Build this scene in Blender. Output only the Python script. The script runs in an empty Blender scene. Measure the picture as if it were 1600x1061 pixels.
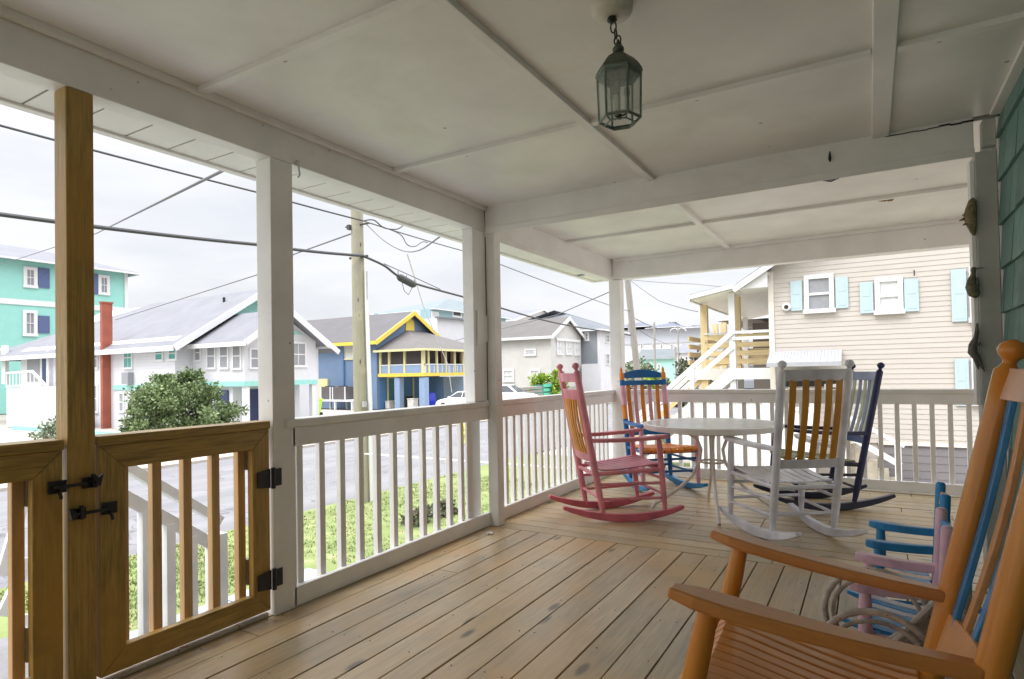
import bpy, bmesh, math, random
from mathutils import Vector, Matrix
random.seed(7)
sc = bpy.context.scene
COL = sc.collection
R = math.radians

# ------------------------------------------------------------------ camera
CAM = Vector((0, 0, 1.157)); F = 942.32; YAW = .5351; PITCH = .0168; ROLL = -.0179; CY = 566.71
fwd = Vector((-math.sin(YAW)*math.cos(PITCH), math.cos(YAW)*math.cos(PITCH), math.sin(PITCH)))
rt0 = Vector((math.cos(YAW), math.sin(YAW), 0)); up0 = rt0.cross(fwd)
rt = rt0*math.cos(ROLL) + up0*math.sin(ROLL); up = -rt0*math.sin(ROLL) + up0*math.cos(ROLL)
cd = bpy.data.cameras.new('camera'); cam = bpy.data.objects.new('camera', cd); COL.objects.link(cam)
cam.matrix_world = Matrix(((rt.x, up.x, -fwd.x, CAM.x), (rt.y, up.y, -fwd.y, CAM.y), (rt.z, up.z, -fwd.z, CAM.z), (0, 0, 0, 1)))
cd.sensor_width = 36; cd.lens = F*36/1600; cd.shift_y = (CY-530.5)/1600; cd.clip_start = .05; cd.clip_end = 2000
sc.camera = cam

def at(px, py, x=None, y=None, z=None):
    """point where the sight line of a measured photo pixel meets a real plane"""
    r = fwd + rt*((px-800)/F) + up*((CY-py)/F)
    t = (x-CAM.x)/r.x if x is not None else (y-CAM.y)/r.y if y is not None else (z-CAM.z)/r.z
    return CAM + r*t

# ------------------------------------------------------------------ world, sun, exposure
w = bpy.data.worlds.new('World'); sc.world = w; w.use_nodes = True
nt = w.node_tree; nt.nodes.clear()
def N(t, ty, **kw):
    n = t.nodes.new(ty)
    for k, v in kw.items():
        if k in n.inputs: n.inputs[k].default_value = v
        else: setattr(n, k, v)
    return n
SUN_EL, SUN_AZ = 52, 215
out = N(nt, 'ShaderNodeOutputWorld')
sky = N(nt, 'ShaderNodeTexSky', sky_type='NISHITA', sun_disc=False, sun_elevation=R(SUN_EL), sun_rotation=R(SUN_AZ), dust_density=3.0, air_density=1.2)
bg1 = N(nt, 'ShaderNodeBackground', Strength=.12); nt.links.new(sky.outputs[0], bg1.inputs[0])
tc = N(nt, 'ShaderNodeTexCoord'); sep = N(nt, 'ShaderNodeSeparateXYZ'); nt.links.new(tc.outputs['Generated'], sep.inputs[0])
# overcast deck: brighter towards the zenith, soft cloud mottling
mp = N(nt, 'ShaderNodeMapping'); mp.inputs['Scale'].default_value = (1.4, 1.4, 5.0); nt.links.new(tc.outputs['Generated'], mp.inputs[0])
nz = N(nt, 'ShaderNodeTexNoise', Scale=1.7, Detail=6.0, Roughness=.55, Distortion=.3); nt.links.new(mp.outputs[0], nz.inputs[0])
cr = N(nt, 'ShaderNodeValToRGB'); cr.color_ramp.elements[0].position = .32; cr.color_ramp.elements[1].position = .66
cr.color_ramp.elements[0].color = (.76, .785, .84, 1); cr.color_ramp.elements[1].color = (.985, .985, 1.0, 1)
nt.links.new(nz.outputs[0], cr.inputs[0])
mr = N(nt, 'ShaderNodeMapRange'); mr.inputs[1].default_value = .30; mr.inputs[2].default_value = .95; mr.inputs[3].default_value = .54; mr.inputs[4].default_value = 3.1
nt.links.new(sep.outputs[2], mr.inputs[0])
bg2 = N(nt, 'ShaderNodeBackground'); nt.links.new(cr.outputs[0], bg2.inputs[0]); nt.links.new(mr.outputs[0], bg2.inputs[1])
mx = N(nt, 'ShaderNodeMixShader', Fac=.93); nt.links.new(bg1.outputs[0], mx.inputs[1]); nt.links.new(bg2.outputs[0], mx.inputs[2]); nt.links.new(mx.outputs[0], out.inputs[0])
sd = bpy.data.lights.new('sun', 'SUN'); sd.energy = .8; sd.angle = R(18); sd.color = (1, .96, .9)
sun = bpy.data.objects.new('sun', sd); COL.objects.link(sun)
az = R(SUN_AZ)
sdir = Vector((math.sin(az)*math.cos(R(SUN_EL)), math.cos(az)*math.cos(R(SUN_EL)), math.sin(R(SUN_EL))))
sdir.x = sdir.x
sun.rotation_euler = sdir.to_track_quat('Z', 'Y').to_euler()
sc.view_settings.view_transform = 'Standard'; sc.view_settings.look = 'None'; sc.view_settings.gamma = 1; sc.view_settings.use_curve_mapping = False
sc.view_settings.exposure = 1.0
sc.cycles.max_bounces = 10; sc.cycles.diffuse_bounces = 6; sc.cycles.glossy_bounces = 4; sc.cycles.transparent_max_bounces = 12
sc.cycles.caustics_reflective = False; sc.cycles.caustics_refractive = False

# ------------------------------------------------------------------ materials
MC = {}
def S(r, g, b):
    f = lambda c: ((c/255+.055)/1.055)**2.4 if c/255 > .04045 else c/255/12.92
    return (f(r), f(g), f(b))
def base_mat(name):
    m = bpy.data.materials.new(name); m.use_nodes = True
    t = m.node_tree; b = t.nodes['Principled BSDF']
    return m, t, b
def mixrgb(t, fac, a, b, blend='MIX'):
    n = t.nodes.new('ShaderNodeMix'); n.data_type = 'RGBA'; n.blend_type = blend
    for s, v in ((n.inputs[0], fac), (n.inputs[6], a), (n.inputs[7], b)):
        if isinstance(v, (int, float)): s.default_value = v
        elif isinstance(v, tuple): s.default_value = (*v[:3], 1)
        else: t.links.new(v, s)
    return n.outputs[2]
def ramp(t, src, p0, c0, p1, c1):
    n = t.nodes.new('ShaderNodeValToRGB'); e = n.color_ramp.elements
    e[0].position = p0; e[1].position = p1; e[0].color = (*c0, 1); e[1].color = (*c1, 1)
    t.links.new(src, n.inputs[0]); return n.outputs[0]
def noise(t, co, scale, detail=4, rough=.55, dist=0):
    n = N(t, 'ShaderNodeTexNoise', Scale=scale, Detail=float(detail), Roughness=rough, Distortion=float(dist)); t.links.new(co, n.inputs[0]); return n.outputs[0]
def coords(t, scale=(1, 1, 1), island=True):
    c = N(t, 'ShaderNodeTexCoord'); m = N(t, 'ShaderNodeMapping'); m.inputs['Scale'].default_value = scale
    t.links.new(c.outputs['Object'], m.inputs[0])
    if island:
        g = N(t, 'ShaderNodeNewGeometry'); v = N(t, 'ShaderNodeVectorMath', operation='SCALE'); v.inputs[0].default_value = (13.7, 7.9, 21.3)
        t.links.new(g.outputs['Random Per Island'], v.inputs[3]); t.links.new(v.outputs[0], m.inputs[1])
        return m.outputs[0], g.outputs['Random Per Island']
    return m.outputs[0], None
def bump(t, b, h, st, dist=.01):
    n = N(t, 'ShaderNodeBump', Strength=st, Distance=dist); t.links.new(h, n.inputs['Height']); t.links.new(n.outputs[0], b.inputs['Normal'])

def paint(name, col, rough=.5, var=.12, wear=None, bmp=.15, scale=6, island=0, specks=0):
    """painted surface: broad tonal drift, fine brush texture, optional scuffs of another colour"""
    if name in MC: return MC[name]
    m, t, b = base_mat(name); co, isl = coords(t)
    n1 = noise(t, co, scale, 5)
    dark = tuple(c*(1-var*1.6) for c in col); light = tuple(min(1, c*(1+var*.6)) for c in col)
    c = ramp(t, n1, .3, dark, .68, light)
    if island:
        c = mixrgb(t, 1.0, c, ramp(t, isl, 0, (1-island,)*3, 1, (1, 1, 1)), 'MULTIPLY')
    if wear:
        n2 = noise(t, co, scale*5, 8, .7); f = ramp(t, n2, wear[1], (0, 0, 0), wear[1]+.04, (1, 1, 1))
        c = mixrgb(t, f, c, wear[0])
    if specks:
        v = N(t, 'ShaderNodeTexVoronoi', Scale=float(specks)); t.links.new(co, v.inputs[0]); sp_ = N(t, 'ShaderNodeSeparateXYZ'); t.links.new(v.outputs['Color'], sp_.inputs[0])
        g_ = N(t, 'ShaderNodeMath', operation='GREATER_THAN'); g_.inputs[1].default_value = .72; t.links.new(sp_.outputs[0], g_.inputs[0])
        m_ = N(t, 'ShaderNodeMath', operation='MULTIPLY'); t.links.new(ramp(t, v.outputs['Distance'], .03, (1, 1, 1), .06, (0, 0, 0)), m_.inputs[0]); t.links.new(g_.outputs[0], m_.inputs[1])
        c = mixrgb(t, m_.outputs[0], c, tuple(x*.35 for x in col))
        sn = noise(t, co, 1.1, 6, .65, .6); c = mixrgb(t, ramp(t, sn, .56, (0, 0, 0), .74, (.38,)*3), c, tuple(x*y for x, y in zip(col, (.72, .68, .58))))
    t.links.new(c, b.inputs['Base Color']); b.inputs['Roughness'].default_value = rough
    n3 = noise(t, co, scale*14, 3); bump(t, b, n3, bmp, .004)
    MC[name] = m; return m

def wood(name, col, axis='y', grain=1.0, rough=.5, knots=True, island=.22, warm=None, stain=None, bmp=.25):
    if name in MC: return MC[name]
    m, t, b = base_mat(name)
    sc3 = {'x': (1.2, 22, 22), 'y': (22, 1.2, 22), 'z': (22, 22, 1.2)}[axis]
    co, isl = coords(t, sc3)
    g1 = noise(t, co, 1.6, 6, .6, 1.2)
    d = tuple(c*(1-.38*grain) for c in col); l = tuple(min(1, c*(1+.16*grain)) for c in col)
    c = ramp(t, g1, .33, d, .62, l)
    g2 = noise(t, co, 7, 3, .6); c = mixrgb(t, .35*grain, c, ramp(t, g2, .35, d, .6, l))
    c = mixrgb(t, 1.0, c, ramp(t, isl, 0, (1-island, 1-island, 1-island*1.05), 1, (1.0, 1.0, 1.0)), 'MULTIPLY')
    co2, _ = coords(t, (1, 1, 1), False)
    if warm:
        n = noise(t, co2, 1.3, 4); c = mixrgb(t, ramp(t, n, .42, (0, 0, 0), .66, (1, 1, 1)), c, warm)
    if stain:
        n = noise(t, co2, 3.1, 6, .62); c = mixrgb(t, ramp(t, n, .55, (0, 0, 0), .75, (.6,)*3), c, stain)
    if knots:
        sk = {'x': (2.6, 8, 8), 'y': (8, 2.6, 8), 'z': (8, 8, 2.6)}[axis]
        co3, _ = coords(t, sk); v = N(t, 'ShaderNodeTexVoronoi', Scale=1.0); t.links.new(co3, v.inputs[0])
        sep_ = N(t, 'ShaderNodeSeparateXYZ'); t.links.new(v.outputs['Color'], sep_.inputs[0])
        gt = N(t, 'ShaderNodeMath', operation='GREATER_THAN'); gt.inputs[1].default_value = .68; t.links.new(sep_.outputs[0], gt.inputs[0])
        f = ramp(t, v.outputs['Distance'], .10, (1, 1, 1), .19, (0, 0, 0))
        mu = N(t, 'ShaderNodeMath', operation='MULTIPLY'); t.links.new(f, mu.inputs[0]); t.links.new(gt.outputs[0], mu.inputs[1])
        c = mixrgb(t, mu.outputs[0], c, tuple(x*.28 for x in col))
    t.links.new(c, b.inputs['Base Color']); b.inputs['Roughness'].default_value = rough
    bump(t, b, g1, bmp, .003)
    MC[name] = m; return m

def siding(name, col, pitch=.15, rough=.6, var=.05, depth=.5, line=.55):
    """horizontal lap siding, the courses cut by a dark butt line every `pitch` metres"""
    if name in MC: return MC[name]
    m, t, b = base_mat(name); c = N(t, 'ShaderNodeTexCoord'); s = N(t, 'ShaderNodeSeparateXYZ'); t.links.new(c.outputs['Object'], s.inputs[0])
    d = N(t, 'ShaderNodeMath', operation='DIVIDE'); d.inputs[1].default_value = pitch; t.links.new(s.outputs[2], d.inputs[0])
    fr = N(t, 'ShaderNodeMath', operation='FRACT'); t.links.new(d.outputs[0], fr.inputs[0])
    n = noise(t, c.outputs['Object'], 1.7, 5)
    cc = ramp(t, n, .3, tuple(x*(1-var*2) for x in col), .7, col)
    f = ramp(t, fr.outputs[0], .0, (1, 1, 1), .14, (0, 0, 0))
    cc = mixrgb(t, f, cc, tuple(x*line for x in col)); t.links.new(cc, b.inputs['Base Color']); b.inputs['Roughness'].default_value = rough
    bump(t, b, fr.outputs[0], depth, .02); MC[name] = m; return m

def shingle(name, col, pitch=.14, var=.25):
    if name in MC: return MC[name]
    m, t, b = base_mat(name); co, _ = coords(t, (1, 1, 1.6), False)
    n = noise(t, co, 9, 5, .7); n2 = noise(t, co, .8, 3)
    c = ramp(t, n, .3, tuple(x*(1-var) for x in col), .7, tuple(x*(1+var*.4) for x in col))
    c = mixrgb(t, .4, c, ramp(t, n2, .35, tuple(x*.8 for x in col), .65, tuple(x*1.1 for x in col)))
    t.links.new(c, b.inputs['Base Color']); b.inputs['Roughness'].default_value = .85; bump(t, b, n, .4, .02); MC[name] = m; return m

def plain(name, col, rough=.5, metal=0, alpha=1, trans=0, var=.1):
    if name in MC: return MC[name]
    m, t, b = base_mat(name); co, _ = coords(t, (1, 1, 1), False); n = noise(t, co, 12, 4)
    t.links.new(ramp(t, n, .3, tuple(c*(1-var) for c in col), .7, tuple(min(1, c*(1+var*.5)) for c in col)), b.inputs['Base Color'])
    b.inputs['Roughness'].default_value = rough; b.inputs['Metallic'].default_value = metal
    if trans: b.inputs['Transmission Weight'].default_value = trans; b.inputs['IOR'].default_value = 1.1
    if alpha < 1: b.inputs['Alpha'].default_value = alpha
    MC[name] = m; return m

def foliage(name, c1, c2):
    if name in MC: return MC[name]
    m, t, b = base_mat(name); co, isl = coords(t, (1, 1, 1))
    c = ramp(t, isl, 0, c1, 1, c2); t.links.new(c, b.inputs['Base Color']); b.inputs['Roughness'].default_value = .6
    b.inputs['Subsurface Weight'].default_value = 0
    MC[name] = m; return m

def groundmat(name, c1, c2, s1, c3=None, s2=40, rough=.9, thr=.5):
    if name in MC: return MC[name]
    m, t, b = base_mat(name); co, _ = coords(t, (1, 1, 1), False)
    c = ramp(t, noise(t, co, s1, 6, .6), .35, c1, .65, c2)
    if c3: c = mixrgb(t, ramp(t, noise(t, co, s2, 6, .7), thr, (0, 0, 0), thr+.15, (1, 1, 1)), c, c3)
    t.links.new(c, b.inputs['Base Color']); b.inputs['Roughness'].default_value = rough
    bump(t, b, noise(t, co, s2, 4), .3, .02); MC[name] = m; return m

WH = (.80, .785, .755)
M_porch = paint('porch_white_paint', (.81, .80, .79), .38, .06, ((.42, .38, .32), .70), .3, 3, specks=7)
M_ceil = paint('ceiling_white_paint', (.81, .80, .79), .42, .07, ((.55, .52, .46), .72), .2, 2, specks=5)
M_cap = paint('cap_white_paint', (.76, .75, .72), .4, .08, ((.35, .3, .25), .7), .3, 5)
M_soffit = paint('soffit_vinyl', (.8, .79, .77), .4, .04, None, .1, 3)
M_deck_y = wood('deck_boards_along', S(198, 178, 146), 'y', .8, .33, True, .34, S(196, 162, 116), S(154, 142, 126), .35)
M_deck_x = wood('deck_boards_across', S(198, 180, 146), 'x', .8, .33, True, .30, S(194, 166, 120), S(156, 144, 124), .35)
M_pine_z = wood('pine_upright', S(178, 146, 80), 'z', 1.5, .42, True, .2, S(180, 138, 60), S(118, 98, 56), .3)
M_pine_y = wood('pine_level', S(176, 144, 78), 'y', 1.5, .42, True, .2, S(178, 138, 62), S(118, 98, 56), .3)
M_cedar = wood('cedar_picket', S(218, 180, 130), 'z', .9, .5, True, .3, S(210, 166, 112), None, .25)
M_blackiron = paint('black_iron', (.012, .013, .016), .38, .2, None, .3, 20)
M_galv = plain('galvanised_steel', (.55, .55, .54), .35, .9)
M_dark = plain('dark_gap', (.03, .03, .03), .9)
M_glass = plain('window_glass', (.16, .19, .22), .08, 0)
M_glassd = plain('window_glass_dark', (.06, .07, .08), .08, 0)
M_trim = paint('white_trim', (.70, .70, .70), .45, .03, None, .1, 3)

# ------------------------------------------------------------------ mesh builder
ORG = {}
class MB:
    def __init__(s): s.v = []; s.f = []
    def add(s, vs, fs):
        o = len(s.v); s.v += [Vector(p) for p in vs]; s.f += [tuple(i+o for i in f) for f in fs]; return s
    def box(s, x0, x1, y0, y1, z0, z1):
        x0, x1 = sorted((x0, x1)); y0, y1 = sorted((y0, y1)); z0, z1 = sorted((z0, z1))
        return s.add([(x0, y0, z0), (x1, y0, z0), (x1, y1, z0), (x0, y1, z0), (x0, y0, z1), (x1, y0, z1), (x1, y1, z1), (x0, y1, z1)],
                     [(0, 3, 2, 1), (4, 5, 6, 7), (0, 1, 5, 4), (1, 2, 6, 5), (2, 3, 7, 6), (3, 0, 4, 7)])
    def bar(s, a, b, wd, ht, upv=(0, 0, 1), wd2=None, ht2=None):
        a = Vector(a); b = Vector(b); d = (b-a).normalized(); u = Vector(upv); sd_ = d.cross(u)
        if sd_.length < 1e-4: sd_ = d.cross(Vector((0, 1, 0)))
        sd_.normalize(); u = sd_.cross(d).normalized(); wd2 = wd2 or wd; ht2 = ht2 or ht; vs = []
        for p, w_, h_ in ((a, wd, ht), (b, wd2, ht2)):
            for i, j in ((-1, -1), (1, -1), (1, 1), (-1, 1)): vs.append(p+sd_*(i*w_/2)+u*(j*h_/2))
        return s.add(vs, [(0, 3, 2, 1), (4, 5, 6, 7), (0, 1, 5, 4), (1, 2, 6, 5), (2, 3, 7, 6), (3, 0, 4, 7)])
    def tube(s, pts, rad, n=8, closed=False):
        pts = [Vector(p) for p in pts]; k = len(pts)
        if not isinstance(rad, (list, tuple)): rad = [rad]*k
        vs = []; fs = []; ref = None
        for i, p in enumerate(pts):
            if closed: d = pts[(i+1) % k]-pts[i-1]
            else: d = pts[min(i+1, k-1)]-pts[max(i-1, 0)]
            d.normalize()
            if ref is None: ref = Vector((0, 0, 1)) if abs(d.z) < .9 else Vector((1, 0, 0))
            a = d.cross(ref).normalized(); b = a.cross(d).normalized(); ref = b
            for j in range(n):
                t = 2*math.pi*j/n; vs.append(p+(a*math.cos(t)+b*math.sin(t))*rad[i])
        m = k if closed else k-1
        for i in range(m):
            i2 = (i+1) % k
            for j in range(n): fs.append((i*n+j, i*n+(j+1) % n, i2*n+(j+1) % n, i2*n+j))
        if not closed: fs.append(tuple(range(n-1, -1, -1))); fs.append(tuple((k-1)*n+j for j in range(n)))
        return s.add(vs, fs)
    def lathe(s, c, prof, n=16, axis=None):
        c = Vector(c); vs = []; fs = []
        q = Vector((0, 0, 1)).rotation_difference(Vector(axis).normalized()) if axis else None
        for z, r in prof:
            for j in range(n):
                t = 2*math.pi*j/n; p = Vector((r*math.cos(t), r*math.sin(t), z))
                vs.append(c+(q @ p if q else p))
        k = len(prof)
        for i in range(k-1):
            for j in range(n): fs.append((i*n+j, i*n+(j+1) % n, (i+1)*n+(j+1) % n, (i+1)*n+j))
        fs.append(tuple(range(n-1, -1, -1))); fs.append(tuple((k-1)*n+j for j in range(n)))
        return s.add(vs, fs)
    def prism(s, poly, d):
        """extrude a planar polygon (3-D points) by vector d"""
        p = [Vector(q) for q in poly]; d = Vector(d); k = len(p)
        return s.add(p+[q+d for q in p], [tuple(range(k)), tuple(range(2*k-1, k-1, -1))]+[(i, i+k, (i+1) % k+k, (i+1) % k) for i in range(k)])
    def strip(s, pts, wd, th, side=(0, 1, 0)):
        """flat bent bar: path pts, width along `side`, thickness th across"""
        pts = [Vector(p) for p in pts]; sd_ = Vector(side).normalized(); vs = []; fs = []; k = len(pts)
        wl = wd if isinstance(wd, (list, tuple)) else [wd]*k; tl = th if isinstance(th, (list, tuple)) else [th]*k
        for i, p in enumerate(pts):
            d = (pts[min(i+1, k-1)]-pts[max(i-1, 0)]).normalized(); nn = sd_.cross(d).normalized()
            for a, b in ((-1, -1), (1, -1), (1, 1), (-1, 1)): vs.append(p+sd_*(a*wl[i]/2)+nn*(b*tl[i]/2))
        for i in range(k-1):
            for j in range(4): fs.append((i*4+j, i*4+(j+1) % 4, (i+1)*4+(j+1) % 4, (i+1)*4+j))
        fs.append((3, 2, 1, 0)); fs.append(tuple((k-1)*4+j for j in range(4)))
        return s.add(vs, fs)
    def build(s, name, mat, parent=None, bevel=0, smooth=False, local=False):
        me = bpy.data.meshes.new(name); o = bpy.data.objects.new(name, me); COL.objects.link(o)
        org = Vector((0, 0, 0)) if (local or parent is None) else ORG.get(parent, Vector((0, 0, 0)))
        if parent is None and not local and s.v:
            c = sum(s.v, Vector())/len(s.v); zmin = min(p.z for p in s.v); org = Vector((c.x, c.y, zmin)); o.location = org
        ORG[o] = Vector(org)
        me.from_pydata([p-org for p in s.v], [], s.f); me.update()
        bm = bmesh.new(); bm.from_mesh(me); bmesh.ops.recalc_face_normals(bm, faces=bm.faces)
        bm.to_mesh(me); bm.free()
        if bevel:
            mo = o.modifiers.new('bevel', 'BEVEL'); mo.width = bevel; mo.segments = 2; mo.limit_method = 'ANGLE'; mo.angle_limit = R(40)
        if smooth:
            for p in me.polygons: p.use_smooth = True
            try:
                me.set_sharp_from_angle(angle=R(50))
            except Exception: pass
        if mat: me.materials.append(mat)
        if parent is not None:
            o.parent = parent
        return o
def part(mb, name, mat, parent, **k):
    return mb.build(name, mat, parent, **k)
def sub(mb, name, mat, parentobj, **k):
    """sub-part below a mesh part that shares its thing's origin"""
    o = mb.build(name, mat, None, **{**k, 'local': True})
    org = ORG[parentobj]
    for v in o.data.vertices: v.co -= org
    o.parent = parentobj; o.location = (0, 0, 0); ORG[o] = Vector(org)
    return o
def tag(o, label, cat, group=None, kind=None):
    if label: o['label'] = label
    if cat: o['category'] = cat
    if group: o['group'] = group
    if kind: o['kind'] = kind
    return o
def thing(name, label, cat, loc=(0, 0, 0), rz=0, group=None, ry=0):
    o = bpy.data.objects.new(name, None); COL.objects.link(o); o.location = loc; o.rotation_euler = (0, ry, rz)
    o.empty_display_size = .1
    ORG[o] = Vector(loc) if not rz and not ry else Vector((0, 0, 0)); return tag(o, label, cat, group)
def struct(mb, name, mat, **k):
    return tag(mb.build(name, mat, None, **k), None, None, None, 'structure')
BOX = lambda *a: MB().box(*a)

GZ = -1.5
# ================================================================== SETTING
g = MB(); gx = [-900, -20.2, -18.2]
g.add([(-900, -700, GZ-.06), (900, -700, GZ-.06), (900, 900, GZ-.06), (-900, 900, GZ-.06)], [(0, 1, 2, 3)])
struct(g, 'ground', groundmat('sandy_ground', S(158, 152, 142), S(174, 168, 158), .25, S(130, 130, 106), 1.1, .95, .6))
def roadmat():
    m, t, b = base_mat('asphalt'); co, _ = coords(t, (1, .08, 1), False); co2, _ = coords(t, (1, 1, 1), False)
    c = ramp(t, noise(t, co, 1.1, 5, .6), .35, S(108, 107, 111), .65, S(126, 125, 128))
    c = mixrgb(t, ramp(t, noise(t, co2, 60, 4, .7), .5, (0, 0, 0), .7, (.5,)*3), c, S(146, 144, 144))
    v = N(t, 'ShaderNodeTexVoronoi', Scale=.45, feature='DISTANCE_TO_EDGE'); nn_ = N(t, 'ShaderNodeTexNoise', Scale=1.5); t.links.new(co2, nn_.inputs[0])
    mm = N(t, 'ShaderNodeVectorMath', operation='ADD'); t.links.new(co2, mm.inputs[0]); t.links.new(nn_.outputs['Color'], mm.inputs[1]); t.links.new(mm.outputs[0], v.inputs[0])
    c = mixrgb(t, ramp(t, v.outputs['Distance'], .0, (.75,)*3, .012, (0, 0, 0)), c, S(70, 70, 74))
    t.links.new(c, b.inputs['Base Color']); b.inputs['Roughness'].default_value = .8; bump(t, b, noise(t, co2, 60, 4), .3, .01); return m
def slab(name, x0, x1, y0, y1, z, m, th=.05):
    return struct(BOX(x0, x1, y0, y1, z-th, z), name, m)
slab('road', -18.2, -9.6, -300, 400, GZ+.0, roadmat())
slab('pavement', -20.4, -18.2, -300, 400, GZ+.08, groundmat('pale_concrete', S(172, 164, 152), S(186, 178, 168), .8, S(150, 144, 136), 30, .9, .62), .12)
slab('lawn', -9.6, -6.7, -100, 5.7, GZ+.02, groundmat('lawn_soil', S(108, 122, 68), S(130, 140, 88), 1.6, S(156, 148, 116), 4, .95, .55), .06)
slab('lawn', -9.6, -2.7, 5.7, 17.2, GZ+.02, MC['lawn_soil'], .06)
pc = groundmat('path_concrete', S(140, 145, 153), S(156, 160, 166), .9, S(128, 132, 138), 25, .85, .62)
pm = MB()
for i in range(7):
    for j in range(3): pm.box(-6.7+j*1.32, -6.7+j*1.32+1.30, -3.3+i*1.29, -3.3+i*1.29+1.27, GZ-.04, GZ+.03)
struct(pm, 'path', pc)
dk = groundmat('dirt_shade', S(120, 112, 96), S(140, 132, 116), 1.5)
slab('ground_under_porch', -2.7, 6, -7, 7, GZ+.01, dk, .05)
slab('driveway', -40, -20.4, -60, 33.5, GZ+.01, groundmat('pale_drive', S(160, 154, 150), S(174, 168, 162), .5, S(144, 140, 136), 8, .9, .64), .04)

# grass tufts: one mass
def grass(name, regions, n, h, mat, z=GZ+.01):
    m = MB()
    for _ in range(n):
        x0, x1, y0, y1 = random.choice(regions); x = random.uniform(x0, x1); y = random.uniform(y0, y1)
        if math.sin(x*1.9+math.sin(y*1.3)*2)*math.cos(y*1.1+x*.4) < -.55 and random.random() < .85: continue
        for k in range(4):
            a = random.uniform(0, 6.28); hh = h*random.uniform(.4, 1.1); b = random.uniform(.01, .03); c, s_ = math.cos(a), math.sin(a); ln = random.uniform(-.05, .05)
            ox, oy = random.uniform(-.05, .05), random.uniform(-.05, .05)
            m.add([(x+ox-c*b*.6, y+oy-s_*b*.6, z), (x+ox+c*b*.6, y+oy+s_*b*.6, z), (x+ox+ln, y+oy+ln*s_, z+hh)], [(0, 1, 2)])
    return tag(m.build(name, mat), 'short bright green grass beside the road', 'grass', None, 'stuff')
M_grass = foliage('grass_blades', S(110, 124, 72), S(134, 144, 92))
grass('grass', [(-9.5, -6.8, 3, 5.7), (-9.5, -2.8, 5.8, 13), (-9.5, -2.8, 5.8, 13)], 9000, .05, M_grass)

# deck
d = MB(); x = -2.52-.1477*.14
xs = []; e = -1.786
while e > -2.6: e -= .1477
e0 = e
k = 0
while e0+k*.1477 < 2.9:
    a = e0+k*.1477; b = a+.1477
    js = sorted(random.uniform(-1.6, 3.4) for _ in range(1)) if k % 3 == 0 else []
    if k == 1: js = [1.75]
    ys = [-6.4]+js+[3.853]
    for i in range(len(ys)-1):
        dz = random.uniform(-.0015, .0015)
        d.box(max(a, -2.62)+.003, b-.003, ys[i]+(.002 if i else 0), ys[i+1]-.002, -.03, dz)
    k += 1
struct(d, 'deck', M_deck_y, bevel=.003)
d = MB(); y = 3.859; i = 0
while y < 6.62:
    dz = random.uniform(-.0015, .0015)
    j = random.uniform(-1.5, 2)
    d.box(-2.62, j-.002, y+.003, min(y+.1385, 6.7)-.003, -.03, dz); d.box(j+.002, 5, y+.003, min(y+.1385, 6.7)-.003, -.03, dz*.6)
    y += .1415
struct(d, 'deck', M_deck_x, bevel=.003)
struct(MB().box(-2.6, 5, -6.4, 6.6, -.16, -.05).box(-2.66, -2.625, -6.4, 6.9, -.24, -.005), 'deck_frame', plain('deck_frame_dark', (.08, .06, .045), .9))
m = MB()
for j in range(16):
    yy = -2.1+j*.405
    for k_ in range(36):
        xx = e0+k_*.1477
        for o in (.035, .112):
            if yy < 3.8 and -2.6 < xx+o < 2.6 and random.random() < .5: m.lathe((xx+o+random.uniform(-.006, .006), yy+random.uniform(-.012, .012), .0004), [(0, .0038), (.0014, .0034)], 7)
for j in range(16):
    xx = -2.45+j*.405
    for k_ in range(19):
        for o in (.035, .107):
            if random.random() < .5: m.lathe((xx+random.uniform(-.012, .012), 3.859+k_*.1415+o, .0004), [(0, .0038), (.0014, .0034)], 7)
struct(m, 'deck_screws', plain('screw_dark', (.07, .06, .05), .5, .4))
# threshold strip below the gates, painted and worn round
struct(MB().strip([(-2.585, -6.3, .012), (-2.585, 1.915, .012)], .13, .026, (1, 0, 0)), 'deck_threshold', paint('worn_threshold', S(205, 196, 186), .4, .15, (S(150, 120, 90), .6), .3, 5), bevel=.011)

# ================================================================== PORCH ROOF
CZ = 2.42
struct(MB().box(-2.5, .62, -6.4, 3.842, CZ, CZ+.04).box(-2.5, 5, 3.92, 6.56, CZ+.002, CZ+.04), 'ceiling', M_ceil)
bt = MB()   # thin trim strips over the ceiling panel joints
def batten(name, mb): return tag(mb.build(name, M_ceil, None, bevel=.003), None, None, None, 'structure')
for y0 in (.32, 1.565, 2.81): batten('ceiling_batten', BOX(-2.5, -1.225, y0-.022, y0+.022, CZ-.022, CZ+.002)); batten('ceiling_batten', BOX(-1.175, .035, y0-.022, y0+.022, CZ-.022, CZ+.002)); batten('ceiling_batten', BOX(.125, .57, y0-.022, y0+.022, CZ-.022, CZ+.002))
batten('ceiling_batten', BOX(-1.225, -1.175, -6.4, 3.84, CZ-.026, CZ+.002))
batten('ceiling_batten', BOX(.04, .12, -6.4, 3.84, CZ-.020, CZ+.002))
batten('ceiling_batten', BOX(-1.245, -1.2, 3.93, 6.5, CZ-.028, CZ+.004))
batten('ceiling_batten', BOX(-2.48, 5, 5.25, 5.295, CZ-.022, CZ+.004))
batten('ceiling_batten', MB().box(-2.498, -2.47, -6.4, 3.835, CZ-.03, CZ+.001))
batten('ceiling_batten', MB().box(-2.47, 5, 6.44, 6.475, CZ-.03, CZ+.003))
def beam(mb, label): return tag(mb.build('porch_beam', M_porch, None, bevel=.004), label, 'beam')
beam(MB().box(-2.60, -2.5, -6.4, 6.62, 2.237, CZ+.03).box(-2.602, -2.495, 3.95, 6.47, 2.19, 2.236), 'long white beam over the front posts, running along the eave')
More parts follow.
